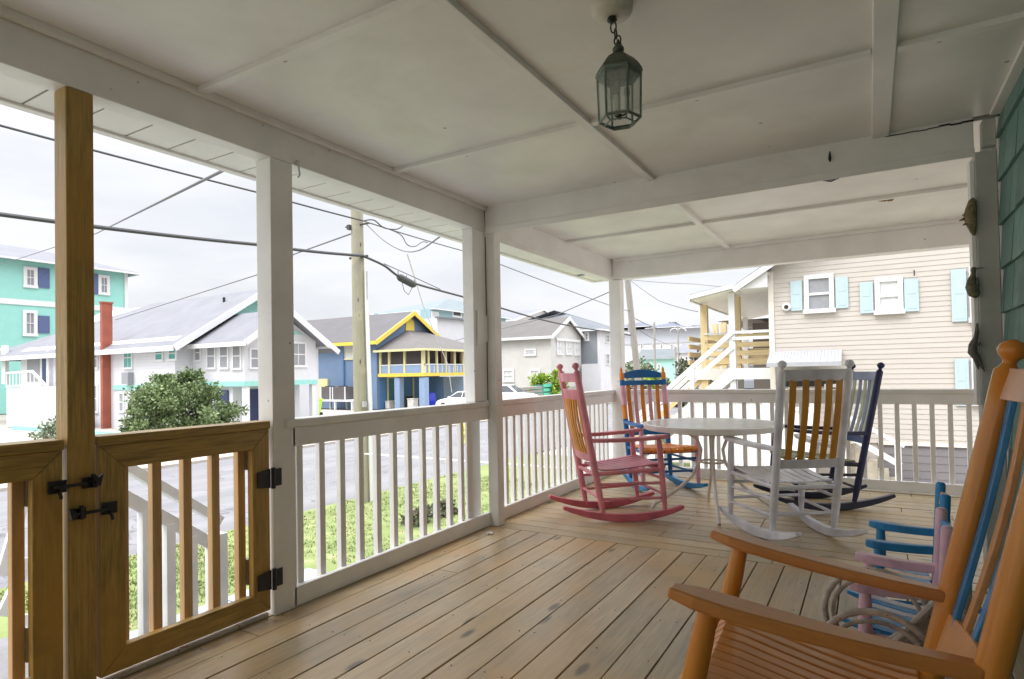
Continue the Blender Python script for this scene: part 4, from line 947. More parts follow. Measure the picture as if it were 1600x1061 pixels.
# lime bin
b = at(485, 652, z=GZ); lb = thing('wheeled_bin', 'lime green bin at the corner of the white house', 'bin', (-32, 28.2, GZ)); M_lime = paint('lime_plastic', S(196, 240, 60), .4, .06)
p = at(492, 640, y=28.2)
part(MB().add([(p.x-.3, 27.9, GZ), (p.x+.3, 27.9, GZ), (p.x+.3, 28.4, GZ), (p.x-.3, 28.4, GZ), (p.x-.42, 27.8, GZ+1.05), (p.x+.42, 27.8, GZ+1.05), (p.x+.42, 28.5, GZ+1.05), (p.x-.42, 28.5, GZ+1.05)], [(3, 2, 1, 0), (4, 5, 6, 7), (0, 1, 5, 4), (1, 2, 6, 5), (2, 3, 7, 6), (3, 0, 4, 7)]), 'bin_body', M_lime, lb, bevel=.04)
part(BOX(p.x-.45, p.x+.45, 27.75, 28.55, GZ+1.055, GZ+1.15), 'lid', M_lime, lb, bevel=.03)
for s_ in (-.33, .33): part(MB().lathe((p.x+s_-.04, 28.45, GZ+.12), [(0, .12), (.08, .12)], 14, (1, 0, 0)), 'wheel', M_dark, lb)

# ---- barrel, clutter, car
p = at(671, 624, x=-30); br = thing('blue_barrel', 'bright blue plastic barrel under the screened porch', 'barrel', (p.x, p.y, GZ))
part(MB().lathe((p.x, p.y, GZ), [(0, .42), (.05, .46), (.5, .5), (.55, .52), (.6, .5), (1.15, .46), (1.22, .4), (1.26, .2)], 20), 'drum', paint('royal_blue_plastic', S(30, 50, 200), .35, .05), br, smooth=True)
for i, (q, yq, s_, cn, lb_) in enumerate(((595, 36.2, .5, S(180, 150, 130), 'tan box among clutter under the blue porch'), (609, 36.0, .55, S(226, 222, 216), 'white tub among clutter under the blue porch'), (636, 36.6, .9, S(40, 42, 46), 'dark bin between the blue columns'), (645, 36.0, .75, S(224, 220, 214), 'white cooler beside the blue column'))):
    x_ = at(q, 630, y=yq).x; mt = paint('clutter_%d' % i, cn, .6, .15)
    t = thing('storage_box', lb_, 'box', (x_, yq, GZ)); part(MB().box(x_-s_*.4, x_+s_*.4, yq-.3, yq+.3, GZ, GZ+s_), 'box_body', mt, t, bevel=.04); part(BOX(x_-s_*.43, x_+s_*.43, yq-.33, yq+.33, GZ+s_+.005, GZ+s_+.08), 'lid', mt, t, bevel=.02)

def car(name, label, cx, cy, rz, col, kind='sedan', L=4.5, Wd=1.78):
    """side profile lofted across the width, cabin narrower than the body; x is forward"""
    t = bpy.data.objects.new(name, None); COL.objects.link(t); t.location = (cx, cy, GZ); t.rotation_euler = (0, 0, rz); t.empty_display_size = .1; tag(t, label, 'car')
    if kind == 'sedan':
        low = [(-2.2, .35), (-2.24, .62), (-2.18, .92), (-1.65, .98), (-.9, .97), (.75, .95), (1.2, .93), (1.75, .85), (2.1, .72), (2.24, .55), (2.22, .32)]
        cab = [(-1.72, .96), (-1.0, 1.36), (-.35, 1.45), (.25, 1.42), (1.05, .95)]
    else:
        low = [(-2.2, .4), (-2.25, .7), (-2.22, 1.05), (-1.6, 1.08), (-.9, 1.07), (.75, 1.05), (1.15, 1.04), (1.75, .98), (2.1, .85), (2.22, .6), (2.2, .38)]
        cab = [(-2.15, 1.06), (-1.95, 1.66), (-1.0, 1.74), (.1, 1.7), (.95, 1.05)]
    m = MB(); hw_ = Wd/2; vs = []; n = len(low)
    for yy, ins in ((-hw_, .05), (-hw_+.05, 0), (-hw_*.5, -.03), (0, -.05), (hw_*.5, -.03), (hw_-.05, 0), (hw_, .05)):
        for x_, z_ in low: vs.append((x_*(1-ins*.3-abs(yy/hw_)**3*.03), yy, z_-(ins*.6 if z_ > .5 else -ins*.3)))
    fs = []
    for r_ in range(6):
        for i in range(n): fs.append((r_*n+i, r_*n+(i+1) % n, (r_+1)*n+(i+1) % n, (r_+1)*n+i))
    fs += [tuple(range(n)), tuple(6*n+i for i in range(n-1, -1, -1))]
    m.add(vs, fs); part_l = lambda mb, nm, mt, **k: mb.build(nm, mt, t, local=True, **k)
    part_l(m, 'body', col, smooth=True)
    k = len(cab); cv = []; wz = lambda z_: hw_*.9-(z_-.95)*.42
    for s_ in (-1, 1):
        for x_, z_ in cab: cv.append((x_, s_*wz(z_), z_))
    cf = [tuple(range(k)), tuple(range(2*k-1, k-1, -1))]+[(i, i+1, k+i+1, k+i) for i in range(k-1)]
    part_l(MB().add(cv, cf), 'cabin', col, smooth=False, bevel=.04)
    cx_ = sum(c[0] for c in cab)/k; cz_ = sum(c[1] for c in cab)/k
    for s_ in (-1, 1):
        q = [(cx_+(x_-cx_)*.84, cz_+(z_-cz_)*.74+.0) for x_, z_ in cab]; mid = lerp(q[0][0], q[-1][0], .5)
        for half in (0, 1):
            pl_ = [p_ for p_ in q if (p_[0] <= mid) == (half == 0)]; top = max(z_ for x_, z_ in q)-.02; bot = min(z_ for x_, z_ in q)
            pl_ = (pl_+[(mid-.04, top), (mid-.04, bot)]) if half == 0 else ([(mid+.04, bot), (mid+.04, top)]+pl_)
            part_l(MB().prism([(x_, s_*(wz(z_)+.004), z_) for x_, z_ in pl_], (0, s_*.012, 0)), 'side_window', M_glassd)
    for (a_, b_), nm in (((cab[-1], cab[-2]), 'windscreen'), ((cab[0], cab[1]), 'rear_window')):
        A_, B_ = Vector((a_[0], 0, a_[1])), Vector((b_[0], 0, b_[1])); dv = B_-A_; nn = Vector((dv.z, 0, -dv.x)).normalized()*(1 if nm == 'windscreen' else -1)
        p1, p2 = A_+dv*.1, A_+dv*.9
        part_l(MB().prism([Vector((p1.x, -wz(p1.z)*.9, p1.z))+nn*.03, Vector((p1.x, wz(p1.z)*.9, p1.z))+nn*.03, Vector((p2.x, wz(p2.z)*.88, p2.z))+nn*.03, Vector((p2.x, -wz(p2.z)*.88, p2.z))+nn*.03], nn*.02), nm, M_glassd)
    for x_ in (-1.35, 1.38):
        for s_ in (-1, 1):
            wl = part_l(MB().lathe((x_, s_*(hw_-.19), .33), [(0, .31), (.02, .33), (.18, .33), (.2, .31)], 20, (0, s_, 0)), 'wheel', M_dark, smooth=True)
            rm = MB().lathe((x_, s_*(hw_+.012), .33), [(0, .2), (.012, .19), (.014, .05)], 14, (0, s_, 0)).build('rim', M_galv, wl, local=True)
    for s_ in (-1, 1):
        part_l(MB().box(2.02, 2.2, s_*.55-.18, s_*.55+.18, .62, .74), 'headlight', M_glass, bevel=.03); part_l(MB().box(-2.24, -2.1, s_*.66-.14, s_*.66+.14, .72, .88), 'tail_light', plain('tail_red', (.5, .02, .02), .3), bevel=.02)
        part_l(MB().box(.62, .8, s_*(hw_+.02), s_*(hw_+.14), .95, 1.07), 'mirror', col, bevel=.03)
    return t
M_carw = paint('car_white', (.82, .82, .83), .15, .02, None, .02, 2)
p = at(706, 640, z=GZ); 
car('parked_car', 'white low saloon car parked in front of the blue house', -24.6, 35.0, R(172), M_carw)
p = at(800, 630, x=-24)
car('parked_car', 'white high sided car partly hidden by the porch corner post', p.x-.6, p.y+.8, R(8), M_carw, 'suv')

# ---- fire hydrant across the road
p = Vector((-19.1, 27.0, GZ+.08)); p = at(722, 692, z=GZ+.08)
hd = thing('fire_hydrant', 'yellow fire hydrant at the road edge, seen through the balusters', 'hydrant', (p.x, p.y, p.z))
part(MB().lathe((p.x, p.y, p.z), [(0, .17), (.05, .17), (.06, .12), (.5, .12), (.52, .16), (.58, .16), (.64, .13), (.72, .08), (.75, .03)], 16), 'barrel', paint('hydrant_yellow', S(236, 222, 40), .4), hd, smooth=True)
for s_ in (-1, 1): part(MB().lathe((p.x, p.y+s_*.1, p.z+.42), [(0, .07), (.08, .07), (.1, .04)], 12, (0, s_, 0)), 'outlet_cap', MC['hydrant_yellow'], hd)
part(MB().lathe((p.x+.1, p.y, p.z+.36), [(0, .09), (.1, .09), (.12, .05)], 12, (1, 0, 0)), 'outlet_cap', MC['hydrant_yellow'], hd)

# ---- far teal house and white building behind the blue house
fx = -60; f1 = thing('teal_house', 'grey teal house with pale roof rising behind the yellow gable', 'house', (fx, 75, GZ))
W_gt = siding('grey_teal_lap', S(142, 174, 184), .2, .6, .04, .2, .9)
a = at(672, 482, x=fx); b = at(790, 486, x=fx); part(BOX(fx-12, fx, a.y, b.y, GZ, a.z), 'walls', W_gt, f1)
ww = at(655, 484, x=fx-3); part(BOX(fx-11, fx-2, ww.y, a.y-.01, GZ, a.z-.1), 'side_wing', W_plainwhite, f1)
r1 = at(700, 467, x=fx-6); hip(f1, fx-12, fx, ww.y, b.y, a.z+.05, r1.z, .8, shingle('mint_grey_roof', S(118, 128, 132)), M_trim, ry=(r1.y, b.y-6))
winx(f1, fx, 706, 484, 721, 497, fw=.3, pm=M_glassd, out=.12, rail=False); winx(f1, fx, 673, 486, 685, 500, fw=.25, pm=M_whiteshade, out=.12)
fx = -46; f2 = thing('white_annex', 'plain white gabled building between the blue house and the corner post', 'house', (fx, 62, GZ))
a = at(684, 545, x=fx); b = at(737, 530, x=fx); zt1 = at(722, 500, x=fx).z
part(MB().prism([(fx, a.y, GZ), (fx, b.y+6, GZ), (fx, b.y+6, zt1-2.2), (fx, at(722, 500, x=fx).y, zt1), (fx, a.y, zt1-.1)], (-8, 0, 0)), 'walls', W_plainwhite, f2)
part(MB().bar((fx+.2, at(722, 500, x=fx).y, zt1+.05), (fx+.2, b.y+6.3, zt1-2.2), .5, .2).bar((fx+.2, a.y-.4, zt1-.05), (fx+.2, at(722, 500, x=fx).y, zt1+.05), .5, .2), 'roof_edge', R_grey, f2)
winx(f2, fx, 690, 535, 700, 545, fw=.2, pm=M_shade, out=.1)

# ---- cream house
ch = thing('cream_house', 'cream white house with grey gabled roof behind the pink chair', 'house', (-27, 57, GZ)); cxp = -27
ap = at(890, 496, x=cxp+.4); cy0 = at(861, 560, x=cxp).y
W_cream = siding('cream_lap', S(204, 202, 198), .17, .6, .04, .2, .9)
zec = at(861, 526, x=cxp).z
gable_x(ch, -34.5, cxp, cy0, 2*ap.y-cy0, zec+.2, ap.z-.1, .5, .15, W_cream, shingle('cream_roof_grey', S(100, 97, 95)), M_trim, rake=.4)
for q in ((869, 530, 879, 555), (883, 531, 893, 555), (896, 533, 905, 556)): winx(ch, cxp, *q, fw=.16, pm=M_whiteshade, out=.1)
part(BOX(cxp+.01, cxp+.2, cy0+1, ap.y+3, zec-.35, zec-.1), 'band', M_trim, ch)
for q in ((786, 577, 804, 597), (828, 577, 845, 597), (820, 545, 838, 556)): winy(ch, cy0, *q, fw=.18, pm=M_whiteshade, out=.1)
part(BOX(-34.6, cxp+.3, cy0-.12, ap.y+5, GZ, GZ+1.1), 'foundation', paint('foundation_grey', S(164, 160, 156), .8, .1), ch)
c0 = at(921, 583, x=cxp+2.2); m = MB(); m.prism([(cxp+.3, ap.y+3, zec-2.7), (cxp+.3, ap.y+10, GZ), (cxp+.3, ap.y+3, GZ)], (2.2, 0, 0)); part(m, 'stairs', W_white, ch)
# ---- grey house
gxp = -25; gh = thing('grey_house', 'blue grey house with white corner boards beyond the cream house', 'house', (gxp, 75, GZ))
W_grey = siding('grey_lap', S(140, 145, 151), .2, .6, .04, .2, .9)
a = at(936, 515, x=gxp); 
GE = at(974, 560, x=gxp).y; part(BOX(gxp-14, gxp, a.y, GE, GZ, a.z), 'walls', W_grey, gh)
rp = at(893, 487, y=a.y+5); hip(gh, gxp-14, gxp, a.y, GE, a.z+.05, at(890, 487, y=a.y+6).z, .6, shingle('blue_grey_roof', S(108, 112, 118)), M_trim, ry=(a.y+5, GE-4))
part(MB().box(gxp-.2, gxp+.08, a.y-.08, a.y+.5, GZ, a.z).box(gxp-.0, gxp+.06, a.y+.5, GE, GZ, a.z-.1), 'white_front', W_plainwhite, gh)
winy(gh, a.y, 913, 519, 921, 533, fw=.2, pm=M_shade, out=.1)
for q in ((946, 522, 952, 536), (946, 552, 952, 570)): winx(gh, gxp+.06, *q, fw=.12, pm=M_shade, out=.08)
# ---- pale gabled roof behind the cream house
fx = -70; f3 = thing('pale_house', 'pale house roof showing just above the cream house roof', 'house', (fx, 130, GZ))
a = at(800, 490, x=fx); b = at(862, 486, x=fx); gable_x(f3, fx-20, fx, a.y, b.y+8, at(800, 500, x=fx).z, at(850, 485, x=fx).z, .8, .2, W_plainwhite, R_grey, M_trim, rake=1)

# ---- far row along the street
yf = 170; f4 = thing('apartment_row', 'long pale apartment row with slate hip roofs at the end of the street', 'building', (-45, yf, GZ))
a = at(985, 540, y=yf); b = at(1100, 538, y=yf); part(BOX(a.x-30, b.x+6, yf, yf+18, GZ, at(1040, 536, y=yf).z), 'walls', W_plainwhite, f4)
R_slate = shingle('slate_blue_roof', S(104, 107, 122))
zr1 = at(1040, 536, y=yf).z
part(BOX(a.x-30, b.x+6, yf-.3, yf+18, zr1, at(1040, 513, y=yf).z), 'upper_storey', paint('slate_wall', S(186, 190, 198), .7, .05), f4)
for i, (q0, q1, qz) in enumerate(((960, 1015, 504), (1018, 1062, 503), (1064, 1100, 508))):
    u = at(q0, 515, y=yf); v = at(q1, 515, y=yf); hip(f4, u.x, v.x, yf-1, yf+16, at(q0, 513, y=yf).z+.02, at((q0+q1)/2, qz, y=yf+6).z, 1.2, R_slate, M_trim, rx=(u.x+5, v.x-5), nm='roof')
for q in (1003, 1021, 1034, 1050, 1076, 1090): winy(f4, yf, q-2.5, 537, q+2.5, 546, fw=.25, pm=M_shade, out=.2)
f5 = thing('aqua_cottage', 'small aqua cottage with grey roof behind the blue chair crest', 'house', (-28, 110, GZ)); yq = 110
a = at(996, 562, y=yq); b = at(1052, 562, y=yq); part(BOX(a.x, b.x, yq, yq+8, GZ, a.z), 'walls', siding('aqua_lap', S(172, 224, 210), .2, .6, .04, .2, .9), f5)
zt1 = at(1030, 551, y=yq).z
part(MB().prism([(a.x-.5, yq-.6, a.z), (a.x-.5, yq+4, zt1+.8), (a.x-.5, yq+8.6, a.z)], (b.x-a.x+1, 0, 0)), 'roof', shingle('cottage_roof', S(110, 116, 118)), f5)
for q in (1012, 1030): winy(f5, yq, q-3, 568, q+3, 580, fw=.2, pm=M_shade, out=.1)
f6 = thing('white_townhouse', 'narrow white townhouse between the far poles and the stair railing', 'house', (-20, 120, GZ)); yq = 95
a = at(1056, 552, y=yq); b = at(1092, 552, y=yq); part(BOX(a.x, b.x, yq, yq+10, GZ, a.z), 'walls', W_plainwhite, f6)
part(MB().prism([(a.x-.3, yq-.4, a.z), (a.x-.3, yq+5, a.z+1.6), (a.x-.3, yq+10.4, a.z)], (b.x-a.x+.6, 0, 0)), 'roof', R_grey, f6)
for q in (1064, 1078): winy(f6, yq, q-2.5, 560, q+2.5, 572, fw=.18, pm=M_shade, out=.1)

# ================================================================== BEIGE HOUSE
BY = 16.0
be = thing('beige_house', 'large beige house with pale blue shutters and a raised side porch', 'house', (1, BY, GZ))
c0 = at(1201, 425, y=BY); bx0 = c0.x; zc0 = c0.z; bsl = .62; BXR = 8.0
M_beige = paint('beige_vinyl', S(191, 184, 176), .5, .03, None, .1, 2); M_greyv = paint('grey_vinyl', S(122, 118, 120), .5, .05, None, .1, 2)
xr = (bx0+BXR)/2+1
part(MB().prism([(bx0+.03, BY+.03, GZ), (BXR, BY+.03, GZ), (BXR, BY+.03, zc0), (xr, BY+.03, zc0+bsl*(xr-bx0)), (bx0+.03, BY+.03, zc0)], (0, 12, 0)), 'wall_core', M_beige, be)
zg0 = at(1420, 694, y=BY).z
gx0 = at(1372, 694, y=BY).x
def laps(x0, x1fn, z0, z1, step, nm, mt, x0fn=None):
    m = MB(); z = z0
    while z < z1:
        zt2 = min(z+step, z1); xa = x0fn(z) if x0fn else x0; xb = x1fn(z)
        if xb-xa > .05: m.add([(xa, BY-.010, z), (xb, BY-.010, z), (xb, BY+.0, zt2), (xa, BY+.0, zt2), (xa, BY+.028, z), (xb, BY+.028, z)], [(0, 1, 2, 3), (4, 5, 1, 0)])
        z = zt2
    return part(m, nm, mt, be)
laps(bx0, lambda z: BXR-.0, zg0, zc0+3.6, .112, 'siding', M_beige, lambda z: bx0 if z < zc0 else bx0+(z-zc0)/bsl)
laps(gx0, lambda z: BXR, GZ, zg0-.01, .17, 'base_siding', M_greyv)
part(MB().box(bx0-.02, bx0+.10, BY-.035, BY+.1, GZ, zc0).box(gx0, BXR, BY-.045, BY-.02, zg0-.03, zg0+.05), 'corner_trim', paint('beige_trim', S(224, 216, 206), .5, .03), be)
m = MB(); m.bar((bx0-.75, BY-.0, zc0-.35), (xr, BY-.0, zc0+bsl*(xr-bx0)+.12), .72, .1); m.bar((BXR+.75, BY, zc0-.35), (xr, BY, zc0+bsl*(xr-bx0)+.12), .72, .1)
part(m, 'roof', R_grey, be)
part(MB().bar((bx0-.78, BY-.37, zc0-.42), (xr, BY-.37, zc0+bsl*(xr-bx0)+.04), .05, .14), 'rake_board', M_trim, be)
part(MB().prism([(bx0-.7, BY-.3, zc0-.40), (bx0, BY-.3, zc0-.02), (bx0, BY-.3, zc0-.40)], (0, 7, 0)), 'soffit_box', M_trim, be)
M_shut = paint('pale_blue_shutter', S(180, 200, 207), .5, .03)
def bwin(px0, py0, px1, py1, sl=None, sr_=None, pm=M_shade):
    wn = winy(be, BY-.02, px0, py0, px1, py1, fw=.10, pm=pm, out=.06)
    for q in (sl, sr_):
        if q:
            a = at(q[0], q[1], y=BY); b = at(q[2], q[3], y=BY); m = MB().box(a.x, b.x, BY-.05, BY-.02, b.z, a.z)
            zm = (a.z+b.z)/2
            for z0, z1 in ((b.z+.06, zm-.03), (zm+.03, a.z-.06)):
                m.box(a.x+.05, b.x-.05, BY-.056, BY-.05, z0, z1)
            part(m, 'shutter', M_shut, be)
bwin(1256, 431, 1304, 488, (1235, 440, 1254, 485), (1305, 434, 1326, 481))
bwin(1366, 435, 1412, 490, (1343, 442, 1365, 489), (1412, 437, 1436, 486), M_whiteshade)
bwin(1513, 418, 1562, 502, (1485, 422, 1511, 502)); bwin(1517, 558, 1566, 634, (1491, 561, 1515, 634))
p = at(1229, 480, y=BY-.03); part(MB().lathe((p.x, BY-.03, p.z), [(0, .10), (.05, .10), (.07, .07)], 18, (0, -1, 0)), 'dryer_vent', M_trim, be)
part(MB().lathe((p.x, BY-.102, p.z), [(0, .05), (.006, .05)], 14, (0, -1, 0)), 'vent_hole', M_dark, be)
p = at(1428, 423, y=BY-.03); part(MB().tube([(p.x, BY-.02, p.z), (p.x, BY-.1, p.z), (p.x, BY-.11, p.z-.12)], .012, 6), 'hook', M_dark, be)
# little awning, light and side door under it
a = at(1203, 553, y=BY); b = at(1316, 553, y=BY); m = MB(); n = 22; zz1 = at(1260, 548, y=BY).z; zz0 = at(1260, 571, y=BY-.6).z
for i in range(n):
    x0_ = lerp(a.x, b.x, i/n); x1_ = lerp(a.x, b.x, (i+1)/n)
    m.prism([(x0_+.002, BY-.02, zz1), (x1_-.002, BY-.02, zz1), (x1_-.002, BY-.62, zz0+.06), (x0_+.002, BY-.62, zz0+.06)], (0, 0, -.03))
m.box(a.x, b.x, BY-.64, BY-.62, zz0-.02, zz0+.08)
part(m, 'awning', paint('awning_white', S(172, 174, 180), .4, .05), be)
part(recty and MB().box(a.x+.15, b.x-.1, BY-.05, BY-.017, zz0-.5, zz0-.35), 'dark_strip', M_dark, be)  # dark strip laid on the wall below the awning
m = MB().box(at(1246, 574, y=BY).x, at(1278, 574, y=BY).x, BY-.14, BY-.03, zz0-.22, zz0-.12); part(m, 'flood_light', M_whiteshade, be)
winy(be, BY-.02, 1232, 605, 1246, 700, fw=.08, pm=M_shade, nm='side_door'); winy(be, BY-.02, 1288, 600, 1315, 622, fw=.08, pm=M_glassd)
# raised porch on the street side
M_tanw = wood('new_pine', S(222, 200, 156), 'z', .6, .6, True, .15); M_tanx = wood('new_pine_level', S(220, 198, 152), 'x', .6, .6, False, .15)
bp = thing('side_porch', 'raised pine porch with white roof and stairs beside the beige house', 'porch', (-3.2, 18, GZ))
FZ = 1.17; PX0 = -4.35; PY0, PY1 = 16.9, 22.5
part(MB().box(PX0, bx0+.02, PY0, PY1, FZ-.06, FZ).box(PX0, bx0+.02, PY0-.04, PY0, FZ-.3, FZ-.0).box(PX0-.04, PX0, PY0, PY1, FZ-.3, FZ), 'floor', M_trim, bp)
tip = at(1078, 466, y=15.9); ztp = tip.z; zh = at(1200, 432, y=15.9).z
m = MB().prism([(tip.x, 15.9, ztp), (bx0-.0, 15.9, zh-.06), (bx0-.0, 15.9, zh+.04), (tip.x, 15.9, ztp+.10)], (0, 8, 0)); part(m, 'roof', R_grey, bp)
part(MB().prism([(tip.x+.02, 15.93, ztp-.05), (bx0-.0, 15.93, zh-.12), (bx0-.0, 15.93, zh-.07), (tip.x+.02, 15.93, ztp-.005)], (0, 7.9, 0)), 'porch_ceiling', M_soffit, bp)
part(MB().bar((tip.x, 15.87, ztp+.02), (bx0, 15.87, zh-.02), .05, .11).box(tip.x-.05, tip.x, 15.87, 23.9, ztp-.08, ztp+.08), 'eave_trim', M_trim, bp)
rz_ = lambda x_: lerp(ztp, zh, (x_-tip.x)/(bx0-tip.x))-.12
for q, yq, mt, z0 in ((1101, PY0+.1, M_tanw, GZ), (1152, PY0+.15, M_tanw, FZ), (1144.5, 16.2, M_trim, GZ), (1118, PY1-.3, M_tanw, FZ), (1131, PY1-.2, M_tanw, FZ), (1165, PY1-.2, M_trim, FZ)):
    p = at(q, 520, y=yq); hw_ = .075 if mt is M_trim else .09; part(BOX(p.x-hw_, p.x+hw_, yq-hw_, yq+hw_, z0, rz_(p.x)), 'post', mt, bp)
xl = at(1101, 520, y=PY0+.1).x
m = MB()
for z_ in (FZ+.12, FZ+.34, FZ+.56, FZ+.78): m.box(xl, bx0, PY0+.02, PY0+.06, z_, z_+.13); m.box(PX0+.02, PX0+.06, PY0, PY1, z_, z_+.13); m.box(PX0, bx0, PY1-.06, PY1-.02, z_, z_+.13)
part(m, 'slat_railing', M_tanx, bp)
part(MB().box(xl, bx0, PY0-.02, PY0+.10, FZ+.93, FZ+.97), 'rail_cap', M_whiteshade, bp)
part(MB().box(-3.02, bx0, 16.08, PY0-.05, FZ-.05, FZ-.001).box(-3.02, bx0, 16.05, 16.079, FZ-.28, FZ), 'landing', M_trim, bp)
part(MB().box(-3.0, bx0, 16.09, 16.13, FZ+.72, FZ+.80).box(-3.0, bx0, 16.09, 16.14, FZ+.88, FZ+.95), 'landing_rail', M_trim, bp)
A1 = Vector((-3.0, 0, FZ)); B1 = Vector((-6.0, 0, GZ+.1))
m = MB()
for yq in (16.12, 16.95): m.bar((A1.x, yq, A1.z-.1), (B1.x, yq, B1.z-.1), .05, .28)
part(m, 'stringer', M_trim, bp)
m = MB()
for i in range(13): q = (i+.5)/13; m.box(lerp(A1.x, B1.x, q)-.14, lerp(A1.x, B1.x, q)+.14, 16.15, 16.92, lerp(A1.z, B1.z, q), lerp(A1.z, B1.z, q)+.04)
part(m, 'tread', M_tanx, bp)
for yq in (16.10, 16.97):
    part(MB().bar((A1.x, yq, A1.z+.92), (B1.x, yq, B1.z+.92), .05, .12), 'handrail', M_trim, bp)
    part(MB().bar((A1.x, yq, A1.z+.55), (B1.x, yq, B1.z+.55), .03, .12), 'mid_rail', M_tanx if yq > 16.5 else M_trim, bp)
for q in (.34, .68, 1.0):
    for yq in (16.06, 17.01): x_, z_ = lerp(A1.x, B1.x, q), lerp(A1.z, B1.z, q); part(BOX(x_-.05, x_+.05, yq-.04, yq+.04, GZ, z_+.9), 'newel', M_trim, bp)
p = at(1158, 600, y=17.3); part(BOX(p.x-.07, p.x+.07, 17.2, 17.34, GZ, FZ-.3), 'post', M_trim, bp)
# vinyl fence and side stair near the base
vf = thing('vinyl_fence', 'white vinyl panel fence seen through the far balusters', 'fence', (-3, 17.9, GZ)); M_vin = paint('vinyl_white', (.84, .84, .86), .4, .02, None, .05, 2)
x0_, x1_ = at(1083, 700, y=15.78).x, at(1330, 700, y=15.2).x; 
m = MB(); x_ = x0_
while x_ < bx0-.05: m.box(x_+.003, min(x_+.15, bx0-.05)-.003, 15.78, 15.81, GZ+.05, .32); x_ += .153
part(m, 'panel', M_vin, vf)
part(MB().box(x0_, bx0-.05, 15.75, 15.83, .32, .42).box(x0_, bx0-.05, 15.75, 15.83, GZ+.04, GZ+.16), 'fence_rail', M_vin, vf)
for x_ in (x0_, (x0_+bx0)/2, bx0-.12): part(BOX(x_-.065, x_+.065, 15.73, 15.85, GZ, .52), 'fence_post', M_vin, vf)
v2 = thing('vinyl_fence', 'short white vinyl fence panel in front of the beige corner', 'fence', (-1, 15.6, GZ)); m = MB(); x_ = bx0+.02; xe = at(1262, 700, y=15.5).x
while x_ < xe: m.box(x_+.003, x_+.148, 15.5, 15.53, GZ+.05, .15); x_ += .153
part(m, 'panel', M_vin, v2); part(MB().box(bx0, x_, 15.47, 15.55, .15, .24), 'fence_rail', M_vin, v2)
for xq in (bx0, x_): part(BOX(xq-.06, xq+.06, 15.44, 15.57, GZ, .32), 'fence_post', M_vin, v2)
# stairs with white rail against the grey base
s2 = thing('side_steps', 'white railed steps against the grey siding, right of the navy chair', 'stairs', (0, 15.3, GZ))
P0 = at(1365, 672, y=15.2); P1 = at(1407, 694, y=15.2)
dxy = P1-P0; P00 = P0-dxy*1.2
part(MB().bar(P00, P1+dxy*.15, .05, .08), 'handrail', M_trim, s2); part(MB().bar(P00-Vector((0, 0, .42)), P1-Vector((0, 0, .45)), .05, .12), 'lower_rail', M_trim, s2)
for xq in (P1.x-.05, P0.x-.5): part(BOX(xq-.06, xq+.06, 15.14, 15.26, GZ, P1.z if xq > P0.x else P0.z+.2), 'newel', M_trim, s2)
m = MB()
for i in range(5): q = i/5; dq = (P1.x-P00.x)/5; m.box(P00.x+dq*i, P00.x+dq*(i+1)-.004, 15.28, 15.9, GZ+.02, GZ+.95-.19*i)
part(m, 'step', paint('step_grey', S(176, 168, 150), .8, .15), s2)
# what stands beyond the porch
f7 = thing('brown_beach_house', 'house with brown hip roof seen through the raised porch', 'house', (-2, 40, GZ)); yq = 40
a = at(1176, 515, y=yq); part(BOX(a.x, a.x+8, yq, yq+8, GZ, at(1176, 505, y=yq).z), 'walls', plain('dark_brown_wall', (.10, .085, .07), .8), f7)
hip(f7, a.x-1.2, a.x+9, yq-1, yq+9, at(1170, 497, y=yq).z, at(1190, 470, y=yq+4).z, .6, shingle('brown_hip', S(160, 150, 138)), M_trim, rx=(a.x+4, a.x+6))
f8 = thing('white_garage', 'white wall with small round lights behind the stairs, beyond the blue car', 'building', (-9, 62, GZ)); yq = 62
a = at(1150, 600, y=yq); b = at(1196, 600, y=yq); part(BOX(a.x-.6, b.x+2, yq, yq+6, GZ, at(1160, 574, y=yq).z), 'walls', W_plainwhite, f8)
part(BOX(a.x-1, b.x+2.4, yq-.4, yq+6.4, at(1160, 574, y=yq).z+.01, at(1160, 571, y=yq).z), 'roof', R_grey, f8)
part(BOX(b.x-.7, b.x-.1, yq-.05, yq-.001, GZ, 1.2), 'door', M_shade, f8)
for q in (1162, 1172, 1185): p = at(q, 588, y=yq); part(MB().lathe((p.x, yq-.01, p.z), [(0, .12), (.08, .1)], 10, (0, -1, 0)), 'wall_lamp', M_dark, f8)
p = at(1173, 600, y=50); car('parked_car', 'dark blue car under the raised porch of the beige house', p.x, 50, R(-80), paint('car_blue', S(60, 74, 110), .2, .05), 'suv', 4.5, 1.8)

# ================================================================== POLES, WIRES
M_pole = wood('utility_pole_wood', S(158, 152, 134), 'z', .7, .85, True, 0, S(148, 146, 120), S(190, 178, 150), .5)
M_polg = wood('pole_grey', S(160, 156, 150), 'z', .6, .85, False, 0)
M_cable = plain('black_cable', (.06, .06, .065), .6); M_wire = plain('grey_wire', (.13, .13, .14), .6)
def pole(label, x_, y_, h, r0, r1, mt, lean=(0, 0)):
    t = thing('utility_pole', label, 'pole', (x_, y_, GZ), 0, 'utility poles along the street')
    part(MB().tube([(x_+lean[0]*q, y_+lean[1]*q, lerp(GZ, h, q)) for q in (0, .25, .5, .75, 1)], [lerp(r0, r1, q) for q in (0, .25, .5, .75, 1)], 18), 'pole_shaft', mt, t, smooth=True)
    return t
PXp, PYp = -9.22, 9.30
up1 = pole('big greenish wooden utility pole standing in the grass by the near road edge', PXp, PYp, 7.4, .15, .115, M_pole, (-.12, .05))
part(MB().tube([(PXp+.19, PYp+.08, GZ), (PXp+.18, PYp+.08, .6), (PXp+.13, PYp+.07, 2.6), (PXp+.12, PYp+.07, 3.4)], [.045, .045, .042, .03], 10), 'conduit', M_trim, up1, smooth=True)
